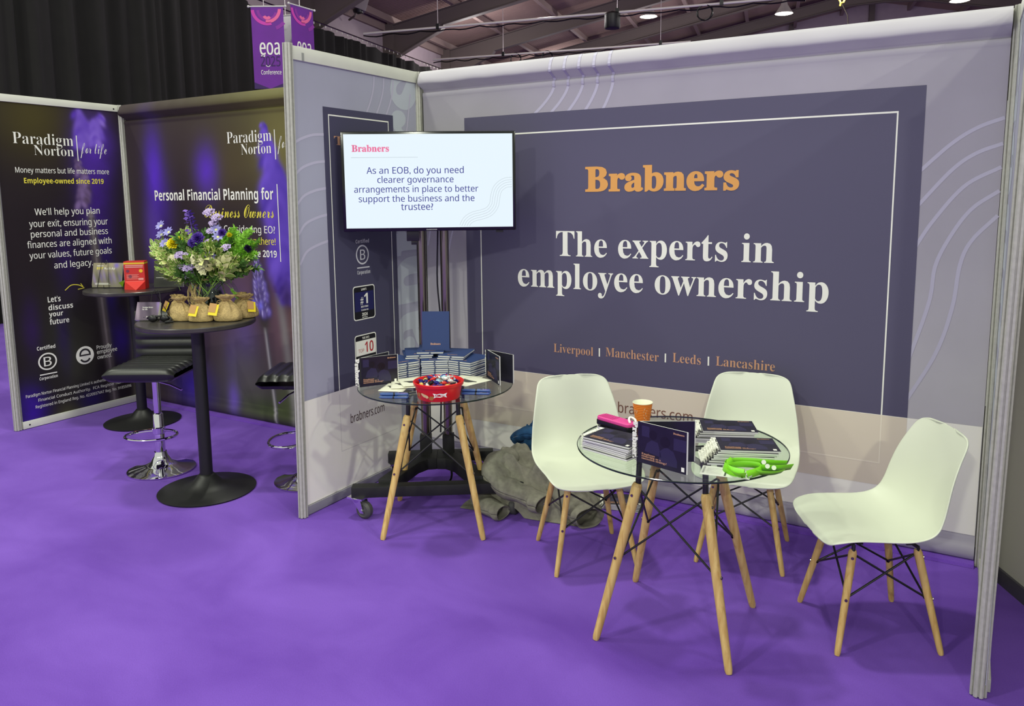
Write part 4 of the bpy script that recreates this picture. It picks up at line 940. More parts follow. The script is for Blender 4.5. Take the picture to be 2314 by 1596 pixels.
for p in SP:
    n_ = r_.choice(['navy', 'navy', 'pale blue', 'gold', 'black', 'red', 'white', 'purple', 'white']); s, u_ = swl[n_]
    lab = '%s foil wrapped sweet in the pile inside the red tub' % n_; rot = (r_.uniform(-.5, .5), r_.uniform(-.5, .5), r_.uniform(0, 6.28)); loc = tuple(TB+Vector(p))
    if not u_: s.location = loc; s.rotation_euler = rot; s['label'] = lab; swl[n_][1] = True; o = s
    else: o = dup(s, loc, rot[2], lab, rx=rot[0], ry=rot[1])
    o['group'] = '%s wrapped sweets in the red tub' % n_

# ---------------------------------------------------------------- pens and packets
pen0 = thing('pen', 'tmp', 'pen', (0, 0, 0), 0)
PB = mat('blue_pen_barrel', '#33508c', .3)
MB().at((0, 0, .006), ry=R(90)).lathe([(0, -.07), (.0025, -.07), (.0055, -.058), (.0058, .0), (.0058, .06), (.004, .068), (0, .068)], 14).build('barrel', PB, pen0)
MB().box(.02, .062, -.002, .002, .011, .0135).build('clip', CHROME, pen0); MB().at((0, 0, .006), ry=R(90)).lathe([(.0059, -.004), (.0061, -.003), (.0061, .003), (.0059, .004)], 14).build('band', BLACKP, pen0)
pu = 0
for side, (cx, cy, a), n in (('left', (.635, -1.098, 27), 6), ('right', (.945, -.852, 24), 6)):
    for i in range(n):
        row, lay = i % 4, i//4
        q = (row-1.5)*.0128 if lay == 0 else (row-.5)*.0128; x = cx-sin(R(a))*q; y = cy+cos(R(a))*q; z = TZ+.0004+lay*.0116
        lab = 'blue pen in the pile %s of the red tub, %s' % (side, ['nearest', 'second from the front', 'third from the front', 'farthest', 'upper front one', 'upper back one'][i])
        if pu == 0: pen0.location = (x, y, z); pen0.rotation_euler = (0, 0, R(a)); pen0['label'] = lab; pen0['group'] = 'blue pens left of the red tub'; pu = 1
        else: o = dup(pen0, (x+r_.uniform(-.004, .004), y, z), R(a+r_.uniform(-2, 2)), lab); o['group'] = 'blue pens %s of the red tub' % side
PKM = mat('cream_packet', '#dddcc8', .55); PKC = mat('grey_packet_contents', '#3d3e3c', .6)
pk = thing('flat_packet', 'tmp', 'packet', (0, 0, 0), 0)
rows = [[(-.065+.13*i/10, -.09+.18*j/12, .0035*sin(pi*i/10)*sin(pi*j/12)+.0012*noise.noise((i*.5, j*.5, 3))+.002) for i in range(11)] for j in range(13)]
MB().grid(rows).build('sleeve', PKM, pk, smooth=180, solid=.0012)
MB().at((0, -.02, .0066)).poly([(.045*cos(R(q))*(1+.2*sin(R(q*3))), .02*sin(R(q))+.018*cos(R(q))**2, 0) for q in range(0, 360, 20)]).build('dark_contents', PKC, pk, smooth=0)
pku = 0
for i, (x, y, a, wh) in enumerate(((.515, -.935, 20, 'leftmost of the fan'), (.525, -.885, 38, 'second from left in the fan'), (.548, -.845, 50, 'third from left in the fan'), (.60, -.80, 40, 'left of centre behind the tub'), (.655, -.76, 30, 'right of centre behind the tub'), (.715, -.72, 22, 'third from right in the fan'), (.775, -.70, 8, 'second from right in the fan'), (.83, -.735, -14, 'rightmost of the fan, with dark contents showing'))):
    lab = 'cream flat packet behind the red tub, '+wh; z = TZ+.0006+i*.0062 if i < 3 else TZ+.0006+(i-3)*.0058
    if not pku: pk.location = (x, y, z); pk.rotation_euler = (0, 0, R(a)); pk['label'] = lab; pk['group'] = 'cream packets fanned behind the red tub'; pku = 1
    else: dup(pk, (x, y, z), R(a), lab)

# ---------------------------------------------------------------- things on the meeting table
cup = thing('paper_cup', 'orange ripple paper cup behind the standing booklet', 'cup', (1.832, -.946, TZ+.0006))
pr = [(0, .002), (.027, .002), (.0275, 0)]+[(.0275+.0135*z/.105+.0007*sin(z/.105*26*pi), z) for z in np.linspace(.002, .103, 105)]
OR = mat('orange_ripple_card', '#ea8220', .6)
MB().lathe([(float(a), float(b_)) for a, b_ in pr], 40, cap=False)  .build('cup_sleeve', OR, cup, smooth=60)
MB().lathe([(.0262, .004), (.040, .1045), (.0415, .106), (.0425, .1045), (.0415, .103)], 40, cap=False).lathe([(0, .006), (.0268, .006)], 30).build('cup_lining', mat('cup_white', '#e6e8cf', .5), cup, smooth=60)
fc = lambda u, v: ((.0292+.0135*v/.105)*sin(u/.034), -(.0292+.0135*v/.105)*cos(u/.034), v)
m = MB(); text(m, fc, 'Enjoy', 's', -.052, -.006, .063, .08, .01)
for i in range(14): disc(m, fc, .022+.006*sin(i*2.4), .018+.0052*i, .0022, n=8)
m.build('white_print', mat('pale_orange_print', '#f0c89a', .6), cup, smooth=0)
for o in cup.children: o.scale = (1, 1, .91)
pc = thing('pink_case', 'pink ribbed case with black base and white strap on booklets', 'case', (1.785, -1.10, TZ+.0006+3*TH+.0008), R(-20))
m = MB(); m.prism(rrect(-.095, .085, -.03, .03, .018), .018, .034); m.build('pink_shell', mat('pink_rubber', '#dc4794', .45), pc, bevel=.006, seg=3)
MB().prism(rrect(-.097, .087, -.032, .032, .018), 0, .02).build('black_base', BLACKP, pc, bevel=.004)
m = MB()
for i in range(9): m.tube([(-.085+.009*i+.006*cos(q), .024*sin(q), .0342) for q in np.linspace(-1.4, 1.4, 9)], .0012, 5)
m.build('rib', mat('deep_pink_rubber', '#b02c74', .5), pc)
MB().tube(cr([(.075, -.01, .036), (.06, .0, .046), (.055, .015, .05), (.07, .022, .045), (.085, .015, .036)], 16), .0045, 8).build('strap', INKW, pc)
# lanyard: lime ribbon loops, white badge
ln = thing('lanyard', 'lime green lanyard with black print lying in loops over a badge', 'lanyard', (2.35, -1.29, TZ))
def strip(path, w, n=60):
    Q = cr(path, n); L = []; U = []
    for i, p in enumerate(Q):
        x, y, z, ti = p; a = Vector(Q[max(i-1, 0)][:3]); b = Vector(Q[min(i+1, n-1)][:3]); tg = (b-a).normalized(); sd = tg.cross(Vector((0, 0, 1))).normalized()
        d = sd*cos(ti)+Vector((0, 0, 1))*sin(ti); L.append(tuple(Vector(p[:3])-d*w/2)); U.append(tuple(Vector(p[:3])+d*w/2))
    return [L, U]
m = MB()
LP = lambda L, w_: [(x+.01-2.35, y-.03+1.29, w_*.5*sin(t)+.0015+h, t) for x, y, h, t in L]
m.grid(strip(LP([(2.345, -1.335, 0, 1.2), (2.30, -1.33, 0, 1.25), (2.268, -1.30, 0, 1.3), (2.265, -1.262, 0, 1.35), (2.295, -1.237, .004, 1.3), (2.35, -1.222, .006, 1.3), (2.405, -1.20, .004, 1.2), (2.45, -1.165, 0, 1.1)], .030), .030, 110))
m.grid(strip(LP([(2.28, -1.30, .004, 1.2), (2.305, -1.275, .008, 1.25), (2.345, -1.258, .010, 1.3), (2.378, -1.255, .008, 1.35), (2.388, -1.275, .004, 1.3), (2.375, -1.305, .002, 1.2), (2.355, -1.335, 0, 1.1)], .026), .026, 90))
m.grid(strip(LP([(2.288, -1.268, .02, 1.0), (2.284, -1.30, .016, .9), (2.30, -1.335, .008, .85), (2.328, -1.352, .002, .9), (2.352, -1.34, .001, 1.0)], .026), .026, 70))
m.grid(strip(LP([(2.384, -1.268, .006, 1.2), (2.41, -1.252, .004, 1.15), (2.44, -1.225, .001, 1.1), (2.472, -1.185, 0, 1.0)], .030), .030, 70))
m.grid(strip(LP([(2.37, -1.295, .0, 1.0), (2.40, -1.29, .0, .9), (2.432, -1.268, .0, .8), (2.452, -1.235, 0, .8)], .026), .026, 60))
m.build('ribbon', GREEN, ln, smooth=180, solid=.0011)
m = MB(); 
for q, (x, y, z) in enumerate(((.052, .006, .040), (.066, .0, .030), (.085, .012, .024))): m.at((x, y-.006, z), R(25), R(75)).lathe([(0, .0), (.008, 0), (.008, .0008), (0, .0008)], 16)
m.build('round_print', INKW, ln)
m = MB()
for (x, y, z, a, t_) in ((-.012, .022, .022, 12, 'corporate'), (.108, .058, .018, 44, 'gate')): m.at((x, y, z), R(a), R(70)); text(m, lambda u, v: (u, v, .003), t_, 'b', -.022, .022, -.004, .004)
m.build('black_lettering', BLACKP, ln, smooth=0)
MB().tube(cr([(.02, -.05, .01), (.028, -.064, .008), (.02, -.075, .005), (.012, -.066, .008), (.022, -.058, .012)], 14), .0018, 6).build('clip', CHROME, ln)
bd = thing('name_badge', 'white printed name badge under the green lanyard', 'badge', (2.285, -1.345, TZ+.0006), R(9))
MB().prism(rrect(-.08, .085, -.045, .045, .004), 0, .0012).build('card', mat('badge_card', '#e4e6dc', .35), bd)
m = MB(); Fb = lambda u, v: (u, v, .0016); rect(m, Fb, .0, .006, -.04, .035); rect(m, Fb, .058, .064, -.04, .035); m.build('dark_bar', mat('badge_dark', '#4a4a4c', .5), bd, smooth=0)
m = MB(); rect(m, Fb, -.074, -.068, -.03, .035)
for i in range(6): rect(m, Fb, -.06, -.01, -.03+.011*i, -.0285+.011*i)
m.build('grey_text_line', mat('badge_grey', '#a9aaa4', .5), bd, smooth=0)

# ---------------------------------------------------------------- coats dropped behind the left glass table
def heap(name, label, loc, rz, lx, ly, h, mtl, seed, folds, prof):
    t = thing(name, label, 'coat', loc, rz)
    n1, n2 = 90, 64; rows = []
    for j in range(n2+1):
        row = []
        for i in range(n1+1):
            u = -1+2*i/n1; v = -1+2*j/n2
            wob = .10*noise.noise((u*2.2, v*2.2, seed)); rr = (abs(u)**2.4+abs(v)**2.2)+wob*1.2
            env = max(0, 1-rr)**.55
            top = np.interp(u, [p[0] for p in prof], [p[1] for p in prof])
            z = env*top*h
            fo = 0
            for (fu, fv, fa, fs, am) in folds:
                d = (u-fu)*cos(fa)+(v-fv)*sin(fa)+.12*noise.noise((u*3, v*3, seed+fs)); fo += am*math.exp(-(d/fs)**2)
            rid = 1-abs(noise.noise((u*2.6+.5*v, v*2.4, seed+9)))*2.2
            z += env*(fo+.045*rid*rid+.02*noise.noise((u*7, v*7, seed)))
            row.append((u*lx*(1+.25*wob), v*ly*(1+.25*wob), max(.004, z)))
        rows.append(row)
    MB().grid(rows).build('cloth_body', mtl, t, smooth=180, sub=1); return t
def sleeve(t, path, rs, mtl, seed, open_end=True):
    P = cr([p+(r,) for p, r in zip(path, rs)], 44); n = 26; rows = []
    pts = [Vector(p[:3]) for p in P]
    up = Vector((0, 0, 1))
    for i, p in enumerate(pts):
        tg = (pts[min(i+1, 43)]-pts[max(i-1, 0)]).normalized(); sd = tg.cross(up).normalized(); q = sd.cross(tg); r = P[i][3]
        row = []
        for k in range(n+1):
            a = 2*pi*k/n; w_ = 1+.16*sin(i*.8+2*sin(a+seed)+seed)*(.5+.5*sin(a*2+i*.2))+.12*noise.noise((cos(a)*1.5, sin(a)*1.5, i*.16+seed))
            v = p+(sd*cos(a)*1.15+q*sin(a)*.8)*r*w_; v.z = max(v.z, .004); row.append(tuple(v))
        rows.append(row)
    return MB().grid(rows).build('sleeve', mtl, t, smooth=180, solid=.006, sub=1)
GREY = mat('grey_green_wool', '#807d70', .95, 0, .15, 45, .25); BLUEC = mat('blue_wool', '#22507a', .95, 0, .12, 40, .2)
ct = heap('coat', 'crumpled grey green coat lying on the purple carpet behind the trolley', (.985, -.325, 0), R(8), .36, .235, .25, GREY, 2, [(-.5, 0, .3, .12, .035), (-.1, .1, .9, .10, .04), (.3, -.1, -.3, .12, .04), (-.75, .2, .1, .1, .03), (.1, -.5, 1.2, .1, .03)], [(-1, .75), (-.72, 1.05), (-.3, 1.0), (.1, .78), (.5, .62), (1, .35)])
sleeve(ct, [(-.16, .02, .24), (-.2, -.12, .22), (-.1, -.2, .15), (.04, -.22, .12), (.13, -.25, .10)], [.06, .062, .06, .055, .06], GREY, 1)
sleeve(ct, [(.05, .05, .20), (.12, -.05, .17), (.22, -.12, .10), (.31, -.17, .06), (.37, -.23, .055)], [.07, .075, .075, .07, .068], GREY, 4)
sleeve(ct, [(-.24, .1, .16), (-.28, -.05, .12), (-.25, -.18, .06), (-.16, -.26, .045), (-.08, -.29, .04)], [.055, .06, .055, .05, .045], GREY, 7)
MB().tube(cr([(-.10, .06, .27), (-.02, .03, .262), (.03, .05, .245), (.05, .10, .23)], 16), [.012]*16, 8).build('collar', GREY, ct)
c2 = heap('coat', 'bundled blue coat on top of the grey one behind the left chair', (.865, -.13, .0), R(-10), .15, .09, .31, BLUEC, 8, [(-.3, 0, .4, .2, .05), (.3, 0, -.5, .18, .05)], [(-1, .7), (-.4, .95), (.2, 1.1), (1, .9)])
sleeve(c2, [(-.1, -.03, .27), (-.06, -.05, .31), (.02, -.05, .345), (.08, -.03, .33), (.1, .02, .28)], [.035, .04, .042, .04, .036], BLUEC, 3)
# ---------------------------------------------------------------- on the flower table
V0 = Vector((-.832, -.950, HZ1+.0005))
vs = thing('glass_jug', 'clear glass jug holding the flowers on the front bar table', 'jug', V0)
MB().lathe([(0, 0), (.062, 0), (.07, .006), (.076, .05), (.074, .10), (.062, .15), (.054, .185), (.06, .21), (.064, .222), (.061, .222), (.051, .186), (.059, .15), (.071, .10), (.073, .05), (.067, .01), (0, .008)], 40).build('body', glass_mat('jug_glass', (.9, .94, .92)), vs, smooth=60)
MB().lathe([(0, .011), (.065, .011), (.0715, .05), (.0695, .10), (.058, .145), (0, .145)], 32).build('water', glass_mat('water_glass', (.32, .42, .33)), vs, smooth=40)
MB().tube(cr([(.05, .045, .19), (.09, .075, .19), (.115, .09, .13), (.1, .08, .06), (.058, .05, .045)], 20), .009, 8).build('handle', _M['jug_glass'], vs)
m = MB()
for i in range(26):
    a = i*2.4; m.tube([(.045*cos(a), .045*sin(a), .02), (.02*cos(a+2), .02*sin(a+2), .12), (.035*cos(a+.4), .035*sin(a+.4), .25)], .0035, 5)
MB().lathe([(.0605, .212), (.066, .214), (.067, .222), (.0645, .228), (.060, .226)], 40, cap=False).build('rim_band', mat('straw_band', '#a58a5c', .7), vs)
fl = thing('flower_bouquet', 'large bouquet of purple, lilac and yellow flowers with variegated leaves', 'flowers', V0-Vector((.024, .014, 0)))
m.build('stem_bundle', mat('dark_stem', '#22331a', .6), fl)
m = MB(); r_ = random.Random(5)
for i in range(22):
    a = r_.uniform(3.0, 5.2); m.tube(cr([(.05*cos(a), .05*sin(a), .22), (.085*cos(a)+r_.uniform(-.02, .02), .085*sin(a), .17), (.09*cos(a)+r_.uniform(-.025, .025), .09*sin(a), .10), (.085*cos(a)+r_.uniform(-.03, .03), .088*sin(a), .05+r_.uniform(0, .05))], 8), .0018, 4)
m.build('raffia_bow', mat('raffia', '#c4ad74', .8), fl)
LEAFA = mat('cream_leaf_margin', '#e3e69a', .5); LEAFG = mat('green_leaf_centre', '#7fa045', .5); LGREEN = mat('bright_leaf', '#93cf45', .5, 0, .25, 60); DGREEN = mat('dark_leaf', '#56803a', .55, 0, .3, 50)
def leaf(m, L, W, k=0, drop=.0):
    n = 6; rows = []
    for i in range(n+1):
        t = i/n; w_ = W*sin(pi*min(1, t*.92+.06))**.8; z = .18*L*sin(t*2.4)-drop*t*t
        rows.append([(-w_, t*L, z+.12*w_), (0, t*L, z), (w_, t*L, z+.12*w_)])
    s0 = m.k; m.k = k; m.grid(rows); m.k = s0
def orient(p, d, roll):
    """matrix placing local +y along d at p"""
    d = Vector(d).normalized(); x = d.cross(Vector((0, 0, 1))); x = x.normalized() if x.length > 1e-3 else Vector((1, 0, 0)); z = x.cross(d)
    M = Matrix((x, d, z)).transposed().to_4x4() @ Matrix.Rotation(roll, 4, 'Y'); M.translation = p; return M
def sprig_var(name, big):
    m = MB(); r2 = random.Random(big*3+1); n = 11 if not big else 9
    for i in range(n):
        t = i/(n-1); a = i*2.2; L = (.046 if not big else .062)*(1.1-.4*t); M = orient(Vector((0, .02+.10*t, .012*t)), (sin(a)*(1.1-.6*t), .6+.9*t, cos(a)*.8*(1-.5*t)), 0)
        m.M = M; leaf(m, L, L*.27, 0); m.M = M @ Matrix.Translation((0, L*.1, .0012)); leaf(m, L*.86, L*.2, 1); m.M = M @ Matrix.Translation((0, L*.1, -.0012)); leaf(m, L*.86, L*.2, 1)
    m.M = Matrix.Identity(4); m.k = 1; m.tube([(0, -.16, -.03), (0, 0, 0), (0, .12, .012)], .0016, 5)
    return m.build(name, [LEAFA, LEAFG], fl, smooth=60)
def sprig_green(mtl, n, L, seed):
    m = MB(); r2 = random.Random(seed)
    for i in range(n):
        t = i/n; a = i*2.4; M = orient(Vector((0, .02+.11*t, 0)), (sin(a), .5+.8*t, cos(a)), r2.uniform(-.5, .5)); m.M = M; leaf(m, L*r2.uniform(.7, 1.2), L*.22)
    m.M = Matrix.Identity(4); m.tube([(0, -.16, -.03), (0, 0, 0), (0, .12, 0)], .002, 5); return m.build('green_sprig', mtl, fl, smooth=60)
def flower_star(col, cc, R0, n, nm):
    m = MB(); 
    for i in range(n):
        a = 2*pi*i/n; M = Matrix.Rotation(a, 4, 'Z') @ Matrix.Rotation(R(18), 4, 'X'); m.M = M; leaf(m, R0, R0*.24)
    m.M = Matrix.Identity(4); m.k = 1; m.ball((0, 0, .003), R0*.3, 10, 6, (1, 1, .5)); return m.build(nm, [mat('petal_'+nm, col, .5, 0, .15, 90), mat('centre_'+nm, cc, .6, 0, .2, 200)], fl, smooth=60)
def flower_puff(col, R0, n, nm, flat=.6, pr=.3):
    m = MB(); r2 = random.Random(n)
    for i in range(n):
        t = (i+.5)/n; ph = math.acos(1-t*1.1); a = i*2.4; M = Matrix.Rotation(a, 4, 'Z') @ Matrix.Rotation(pi/2-ph+.3, 4, 'X'); m.M = M @ Matrix.Translation((0, R0*.25, 0)); leaf(m, R0*.75, R0*pr)
    m.M = Matrix.Identity(4); m.ball((0, 0, 0), R0*.5, 8, 5); return m.build(nm, mat('petal_'+nm, col, .55, 0, .25, 120), fl, smooth=60)
def flower_cluster(col, R0, n, nm, tall=1.0):
    m = MB(); r2 = random.Random(n+5)
    for i in range(n):
        t = (i+.5)/n; a = i*2.4; rr = R0*(1-t*.5)*.75 if tall > 1 else R0*math.sqrt(t)*.9; z = tall*R0*1.6*t if tall > 1 else R0*.45*(1-t)
        m.M = Matrix.Translation((rr*cos(a), rr*sin(a), z)) @ Matrix.Rotation(a, 4, 'Z') @ Matrix.Rotation(r2.uniform(-.8, .5), 4, 'X')
        for q in range(4): m.M = m.M @ Matrix.Rotation(pi/2, 4, 'Z'); leaf(m, R0*.38, R0*.17)
    m.M = Matrix.Identity(4); m.tube([(0, 0, -.12), (0, 0, R0*(1.5*tall if tall > 1 else .2))], .0022, 5); return m.build(nm, mat('petal_'+nm, col, .55, 0, .3, 120), fl, smooth=60)
cam_r = Vector((.862, .507, 0)); cam_f = Vector((-.507, .862, 0))
BC = Vector((0, 0, .215))
def bp(r, u, d=0.0): return Vector((cam_r.x*r-cam_f.x*d, cam_r.y*r-cam_f.y*d, .215+u))   # r right, u up, d towards the viewer
PROT = {}
def put(kind, p, d=None, roll=0, s=1):
    fn, used_ = PROT[kind]
    o = fn if not used_ else fn.copy()
    if used_: COL.objects.link(o)
    PROT[kind][1] = True; d = d if d is not None else (p-Vector((0, 0, .05)))
    if kind.startswith('f_'):
        z = Vector(d).normalized(); x = z.orthogonal().normalized(); M = Matrix((x, z.cross(x), z)).transposed().to_4x4() @ Matrix.Rotation(roll, 4, 'Z'); M.translation = p
    else: M = orient(p, d, roll)
    o.matrix_basis = M @ Matrix.Scale(s, 4)
for k_, o in (('var', sprig_var('variegated_sprig', False)), ('varb', sprig_var('variegated_sprig', True)), ('lg', sprig_green(LGREEN, 46, .026, 2)), ('dg', sprig_green(DGREEN, 34, .036, 3)),
              ('f_star', flower_star('#8a86c4', '#d9dc9a', .032, 8, 'lilac_star_flower')), ('f_yel', flower_puff('#f2de1c', .042, 60, 'yellow_flower')), ('f_pur', flower_puff('#4a2a92', .038, 50, 'purple_flower', .8, .36)),
              ('f_stock', flower_cluster('#6b48b0', .034, 26, 'purple_stock_spike', 2.2)), ('f_stat', flower_cluster('#b9a6d2', .026, 22, 'lilac_statice_cluster')), ('f_wax', flower_cluster('#e4e3b0', .03, 18, 'cream_waxflower_cluster')), ('f_dark', flower_puff('#23143f', .026, 30, 'dark_purple_flower'))): PROT[k_] = [o, False]
r_ = random.Random(33)
for i in range(34):                                        # dark green under-foliage
    a = r_.uniform(0, 2*pi); rr = r_.uniform(.02, .17); u = r_.uniform(.0, .16); put('dg', Vector((rr*.6*cos(a), rr*.6*sin(a), .27+u*.6)), (cos(a)*rr*6, sin(a)*rr*6, .8+r_.uniform(-.3, .5)), r_.uniform(0, 6))
for i in range(16):
    a = r_.uniform(0, 6.28); put('dg', Vector((.05*cos(a), .05*sin(a), .255+.02*(i % 3))), (cos(a)*r_.uniform(.4, 1.2), sin(a)*r_.uniform(.4, 1.2), r_.uniform(-.1, .7)), r_.uniform(0, 6), .8)
for p, n, kind, s in (((-.19, .15, .02), 8, 'var', 1.0), ((-.18, .10, .07), 8, 'var', 1.0), ((-.13, .06, .11), 8, 'var', .95), ((-.25, .17, .0), 3, 'var', 1.0), ((.0, .12, .13), 6, 'var', .9), ((-.05, .2, .0), 5, 'var', 1), ((.10, .14, .14), 8, 'varb', 1.0), ((.14, .07, .13), 8, 'varb', 1.0), ((.06, .16, .06), 4, 'var', 1), ((.2, .1, .05), 4, 'varb', .85),
                      ((.2, .2, -.02), 9, 'lg', 1.1), ((.25, .13, .0), 7, 'lg', 1.0), ((-.1, .18, .02), 6, 'lg', 1.0), ((-.03, .1, .1), 5, 'lg', .9), ((.12, .22, -.03), 5, 'lg', 1), ((.22, .03, .04), 6, 'dg', 1.0), ((-.05, .04, .08), 5, 'dg', 1), ((.03, .05, .08), 4, 'dg', 1.0), ((.1, .04, .08), 4, 'dg', 1)):
    for i in range(n):
        q = bp(p[0]+r_.uniform(-.045, .045), p[1]+r_.uniform(-.04, .045), p[2]+r_.uniform(-.04, .04)); d = Vector(q)-Vector((0, 0, .19)); d.normalize(); d += Vector((r_.uniform(-.45, .45), r_.uniform(-.45, .45), r_.uniform(-.35, .45))); put(kind, q-d.normalized()*.07, d, r_.uniform(0, 6), s)
VW = -cam_f*.8+Vector((0, 0, .45))
for r, u, d in ((-.22, .31, .03), (-.165, .275, .06), (-.225, .26, .02), (.095, .285, .04), (.115, .245, .07), (.10, .14, .16), (-.19, .21, .06)): put('f_star', bp(r, u, d), VW+cam_r*r*2+Vector((0, 0, .2)), r_.uniform(0, 6), 1.15)
put('f_yel', bp(-.125, .205, .10), VW+Vector((0, 0, .4)), 0, 1.05); put('f_yel', bp(.165, .255, .02), VW, 0, .45); put('f_yel', bp(-.10, .235, .08), VW, 1, .5)
put('f_stock', bp(-.03, .265, .06), Vector((-.1, -.1, 1)), 0, 1.15); put('f_stock', bp(-.045, .33, .05), Vector((-.2, 0, 1)), 0, .6); put('f_pur', bp(.02, .235, .11), VW, 0, 1.15); put('f_pur', bp(-.01, .215, .11), VW, 2, .9); put('f_pur', bp(.135, .265, .05), VW, 0, .8)
for r, u, d, s in ((.045, .385, .0, 1.2), (.095, .355, .02, 1.2), (.075, .325, .03, .9), (.065, .28, .05, .9), (-.085, .15, .13, 1.1), (-.06, .145, .13, 1.0), (-.09, .09, .12, .9), (-.045, .075, .13, 1.1), (-.02, .085, .14, .9), (-.05, .035, .12, 1.0), (.175, .19, .12, 1), (.07, .22, .1, .9)): put('f_stat', bp(r, u, d), VW+Vector((0, 0, .5)), r_.uniform(0, 6), s)
for r, u, d, s in ((.02, .15, .15, 1), (.05, .14, .16, 1.1), (.035, .17, .14, 1), (.01, .125, .15, .9), (.055, .105, .15, 1), (.03, .09, .15, .8), (-.13, .13, .12, .9), (.045, .06, .14, .8)): put('f_wax', bp(r, u, d), VW, r_.uniform(0, 6), s)
put('f_dark', bp(.262, .175, .03), VW+cam_r, 0, 1.1)
put('lg', bp(.15, -.045, .03), Vector((.5, .1, -.6)), 0, .6)

# hessian bags
SACKN = [0]
def bag(loc, rz, label, tagside, s=1.0):
    t = thing('hessian_bag', label, 'bag', loc, rz, group='hessian gift bags on the flower table')
    seed = SACKN[0]; SACKN[0] += 3.7; rows = []
    PRF = [(.0, .0), (.055, .001), (.068, .012), (.066, .04), (.055, .072), (.038, .098), (.019, .117), (.016, .122), (.026, .134), (.040, .146), (.044, .156)]
    Q = cr(PRF, 34); n = 48
    for r, z in Q:
        row = []
        for k in range(n+1):
            a = 2*pi*k/n; pl = (.16*sin(a*7+seed+2*sin(a*2))+.10*sin(a*13+seed*2))*min(1, max(0, z-.03)/.07)+.16*noise.noise((cos(a)*1.6, sin(a)*1.6, z*20+seed)); row.append((max(r, 0)*1.12*(1+pl)*cos(a), max(r, 0)*.78*(1+pl)*sin(a), max(0, z+.006*noise.noise((cos(a)*2, sin(a)*2, seed))*(z > .1))))
        rows.append(row)
    MB().grid(rows).build('sack', HESS, t, smooth=180); 
    m = MB(); m.tube([(.0215*cos(2*pi*i/20), .017*sin(2*pi*i/20), .126+.001*sin(i)) for i in range(20)], .0028, 6, True); m.tube(cr([(.0, -.018, .127), (.03, -.035, .13), (.045, -.03, .12), (.02, -.022, .126)], 12), .0015, 5); m.tube(cr([(0, -.018, .127), (-.03, -.036, .128), (-.04, -.032, .112), (-.01, -.022, .125)], 12), .0015, 5)
    m.build('twine', mat('twine', '#a88f58', .9), t)
    if tagside is not None:
        M = Matrix.Translation((tagside, -.05, .108)) @ Matrix.Rotation(R(8), 4, 'Y') @ Matrix.Rotation(R(-20), 4, 'X')
        m = MB(); m.M = M; m.box(-.024, .024, -.0012, .0, -.068, .0); m.build('yellow_tag', mat('yellow_card', '#e8d01a', .5), t); m = MB(); m.M = M; m.box(-.026, .012, -.003, -.0015, -.05, .004); m.build('kraft_tag', mat('kraft_card', '#b98e55', .7), t)
    for ob in t.children: ob.scale = (s*.95, s*.95, s*.86)
    return t
bag((-.985, -1.065, HZ1+.0005), R(-10), 'hessian bag at the left of the row, brown card showing', -.03, .95)
bag((-.838, -1.15, HZ1+.0005), R(20), 'hessian bag beside the black sunglasses, pinched tie', None)
bag((-.715, -1.115, HZ1+.0005), R(25), 'hessian bag in the middle with a hanging yellow tag', -.01)
bag((-.598, -1.035, HZ1+.0005), R(30), 'plump hessian bag with a broad yellow and kraft tag, front right', -.045, 1.08)
bag((-.60, -.905, HZ1+.0005), R(70), 'hessian bag at the right end of the row, behind the plump one', .02)
bag((-.73, -.83, HZ1+.0005), R(120), 'hessian bag farthest back, right of the jug', None, .95)
# easel with small brochure
def easel(loc, rz, label, grp, s=1):
    t = thing('wire_easel', label, 'easel', loc, rz, group=grp)
    m = MB()
    for q in (-1, 1): m.tube([(q*.04*s, -.045*s, .022*s), (q*.04*s, -.045*s, .004), (q*.04*s, .0, .004), (q*.022*s, .03*s, .15*s), (q*.008*s, .034*s, .165*s), (q*-.006*s, .036*s, .15*s), (q*.0*s+q*.045*s, .085*s, .004)], .0018, 6)
    m.tube([(-.04*s, 0, .004), (.04*s, 0, .004)], .0018, 6); m.build('wire_frame', BLACKP, t); return t
def leaflet(loc, rz, w, h, lean, label, painter, th=.008):
    t = thing('brochure', label, 'brochure', loc, rz, rx=-lean)
    MB().box(-w/2, w/2, 0, th, 0, h).build('pages', PAGES, t)
    print_mesh(t, 'front_cover', lambda u, v: (u, -.0008, v), -w/2, w/2, 0, h, 40, 34, painter, vmat('photo_print'), True)
    return t
def p_lav(u, v):
    c = np.zeros(u.shape+(3,))+np.array(lin('#5d5060'))
    for k in range(14): x = -.1+.2*((k*37) % 14)/14; c = paint(c, ['#8a74a8', '#3a3040', '#9a8a98'][k % 3], blob(u, v, x+.2*(v-.07), .02+.008*k, .008, .05, .3)*.7)
    return c
def p_olive(u, v):
    c = np.zeros(u.shape+(3,))+np.array(lin('#7d7862')); c = paint(c, '#a39a78', blob(u, v, 0, .17, .12, .06)); 
    for k in range(9): c = paint(c, ['#8c7ca4', '#5b5a4c', '#6f5f8f'][k % 3], blob(u, v, -.1+.026*k, .06+.01*(k % 4), .012, .05, .35)*.8)
    return paint(c, '#7a6ab8', blob(u, v, .07, .165, .02, .02))
def p_dark(u, v):
    c = np.zeros(u.shape+(3,))+np.array(lin('#34362f')); c = paint(c, '#8f8f78', (np.abs(u-.0-.5*(v-.1)) < .016)*(v > .06)*(v < .16)*.9); return paint(c, '#1e1e1c', blob(u, v, -.02, .03, .08, .04))
easel((-1.0, -1.205, HZ1+.0004), R(28), 'black wire easel holding the small purple brochure', 'wire easels on the bar tables')
t = leaflet((-1.0, -1.262, HZ1+.007), R(28), .13, .105, R(24), 'small purple brochure on a wire easel at the left of the flower table', p_lav, .02)
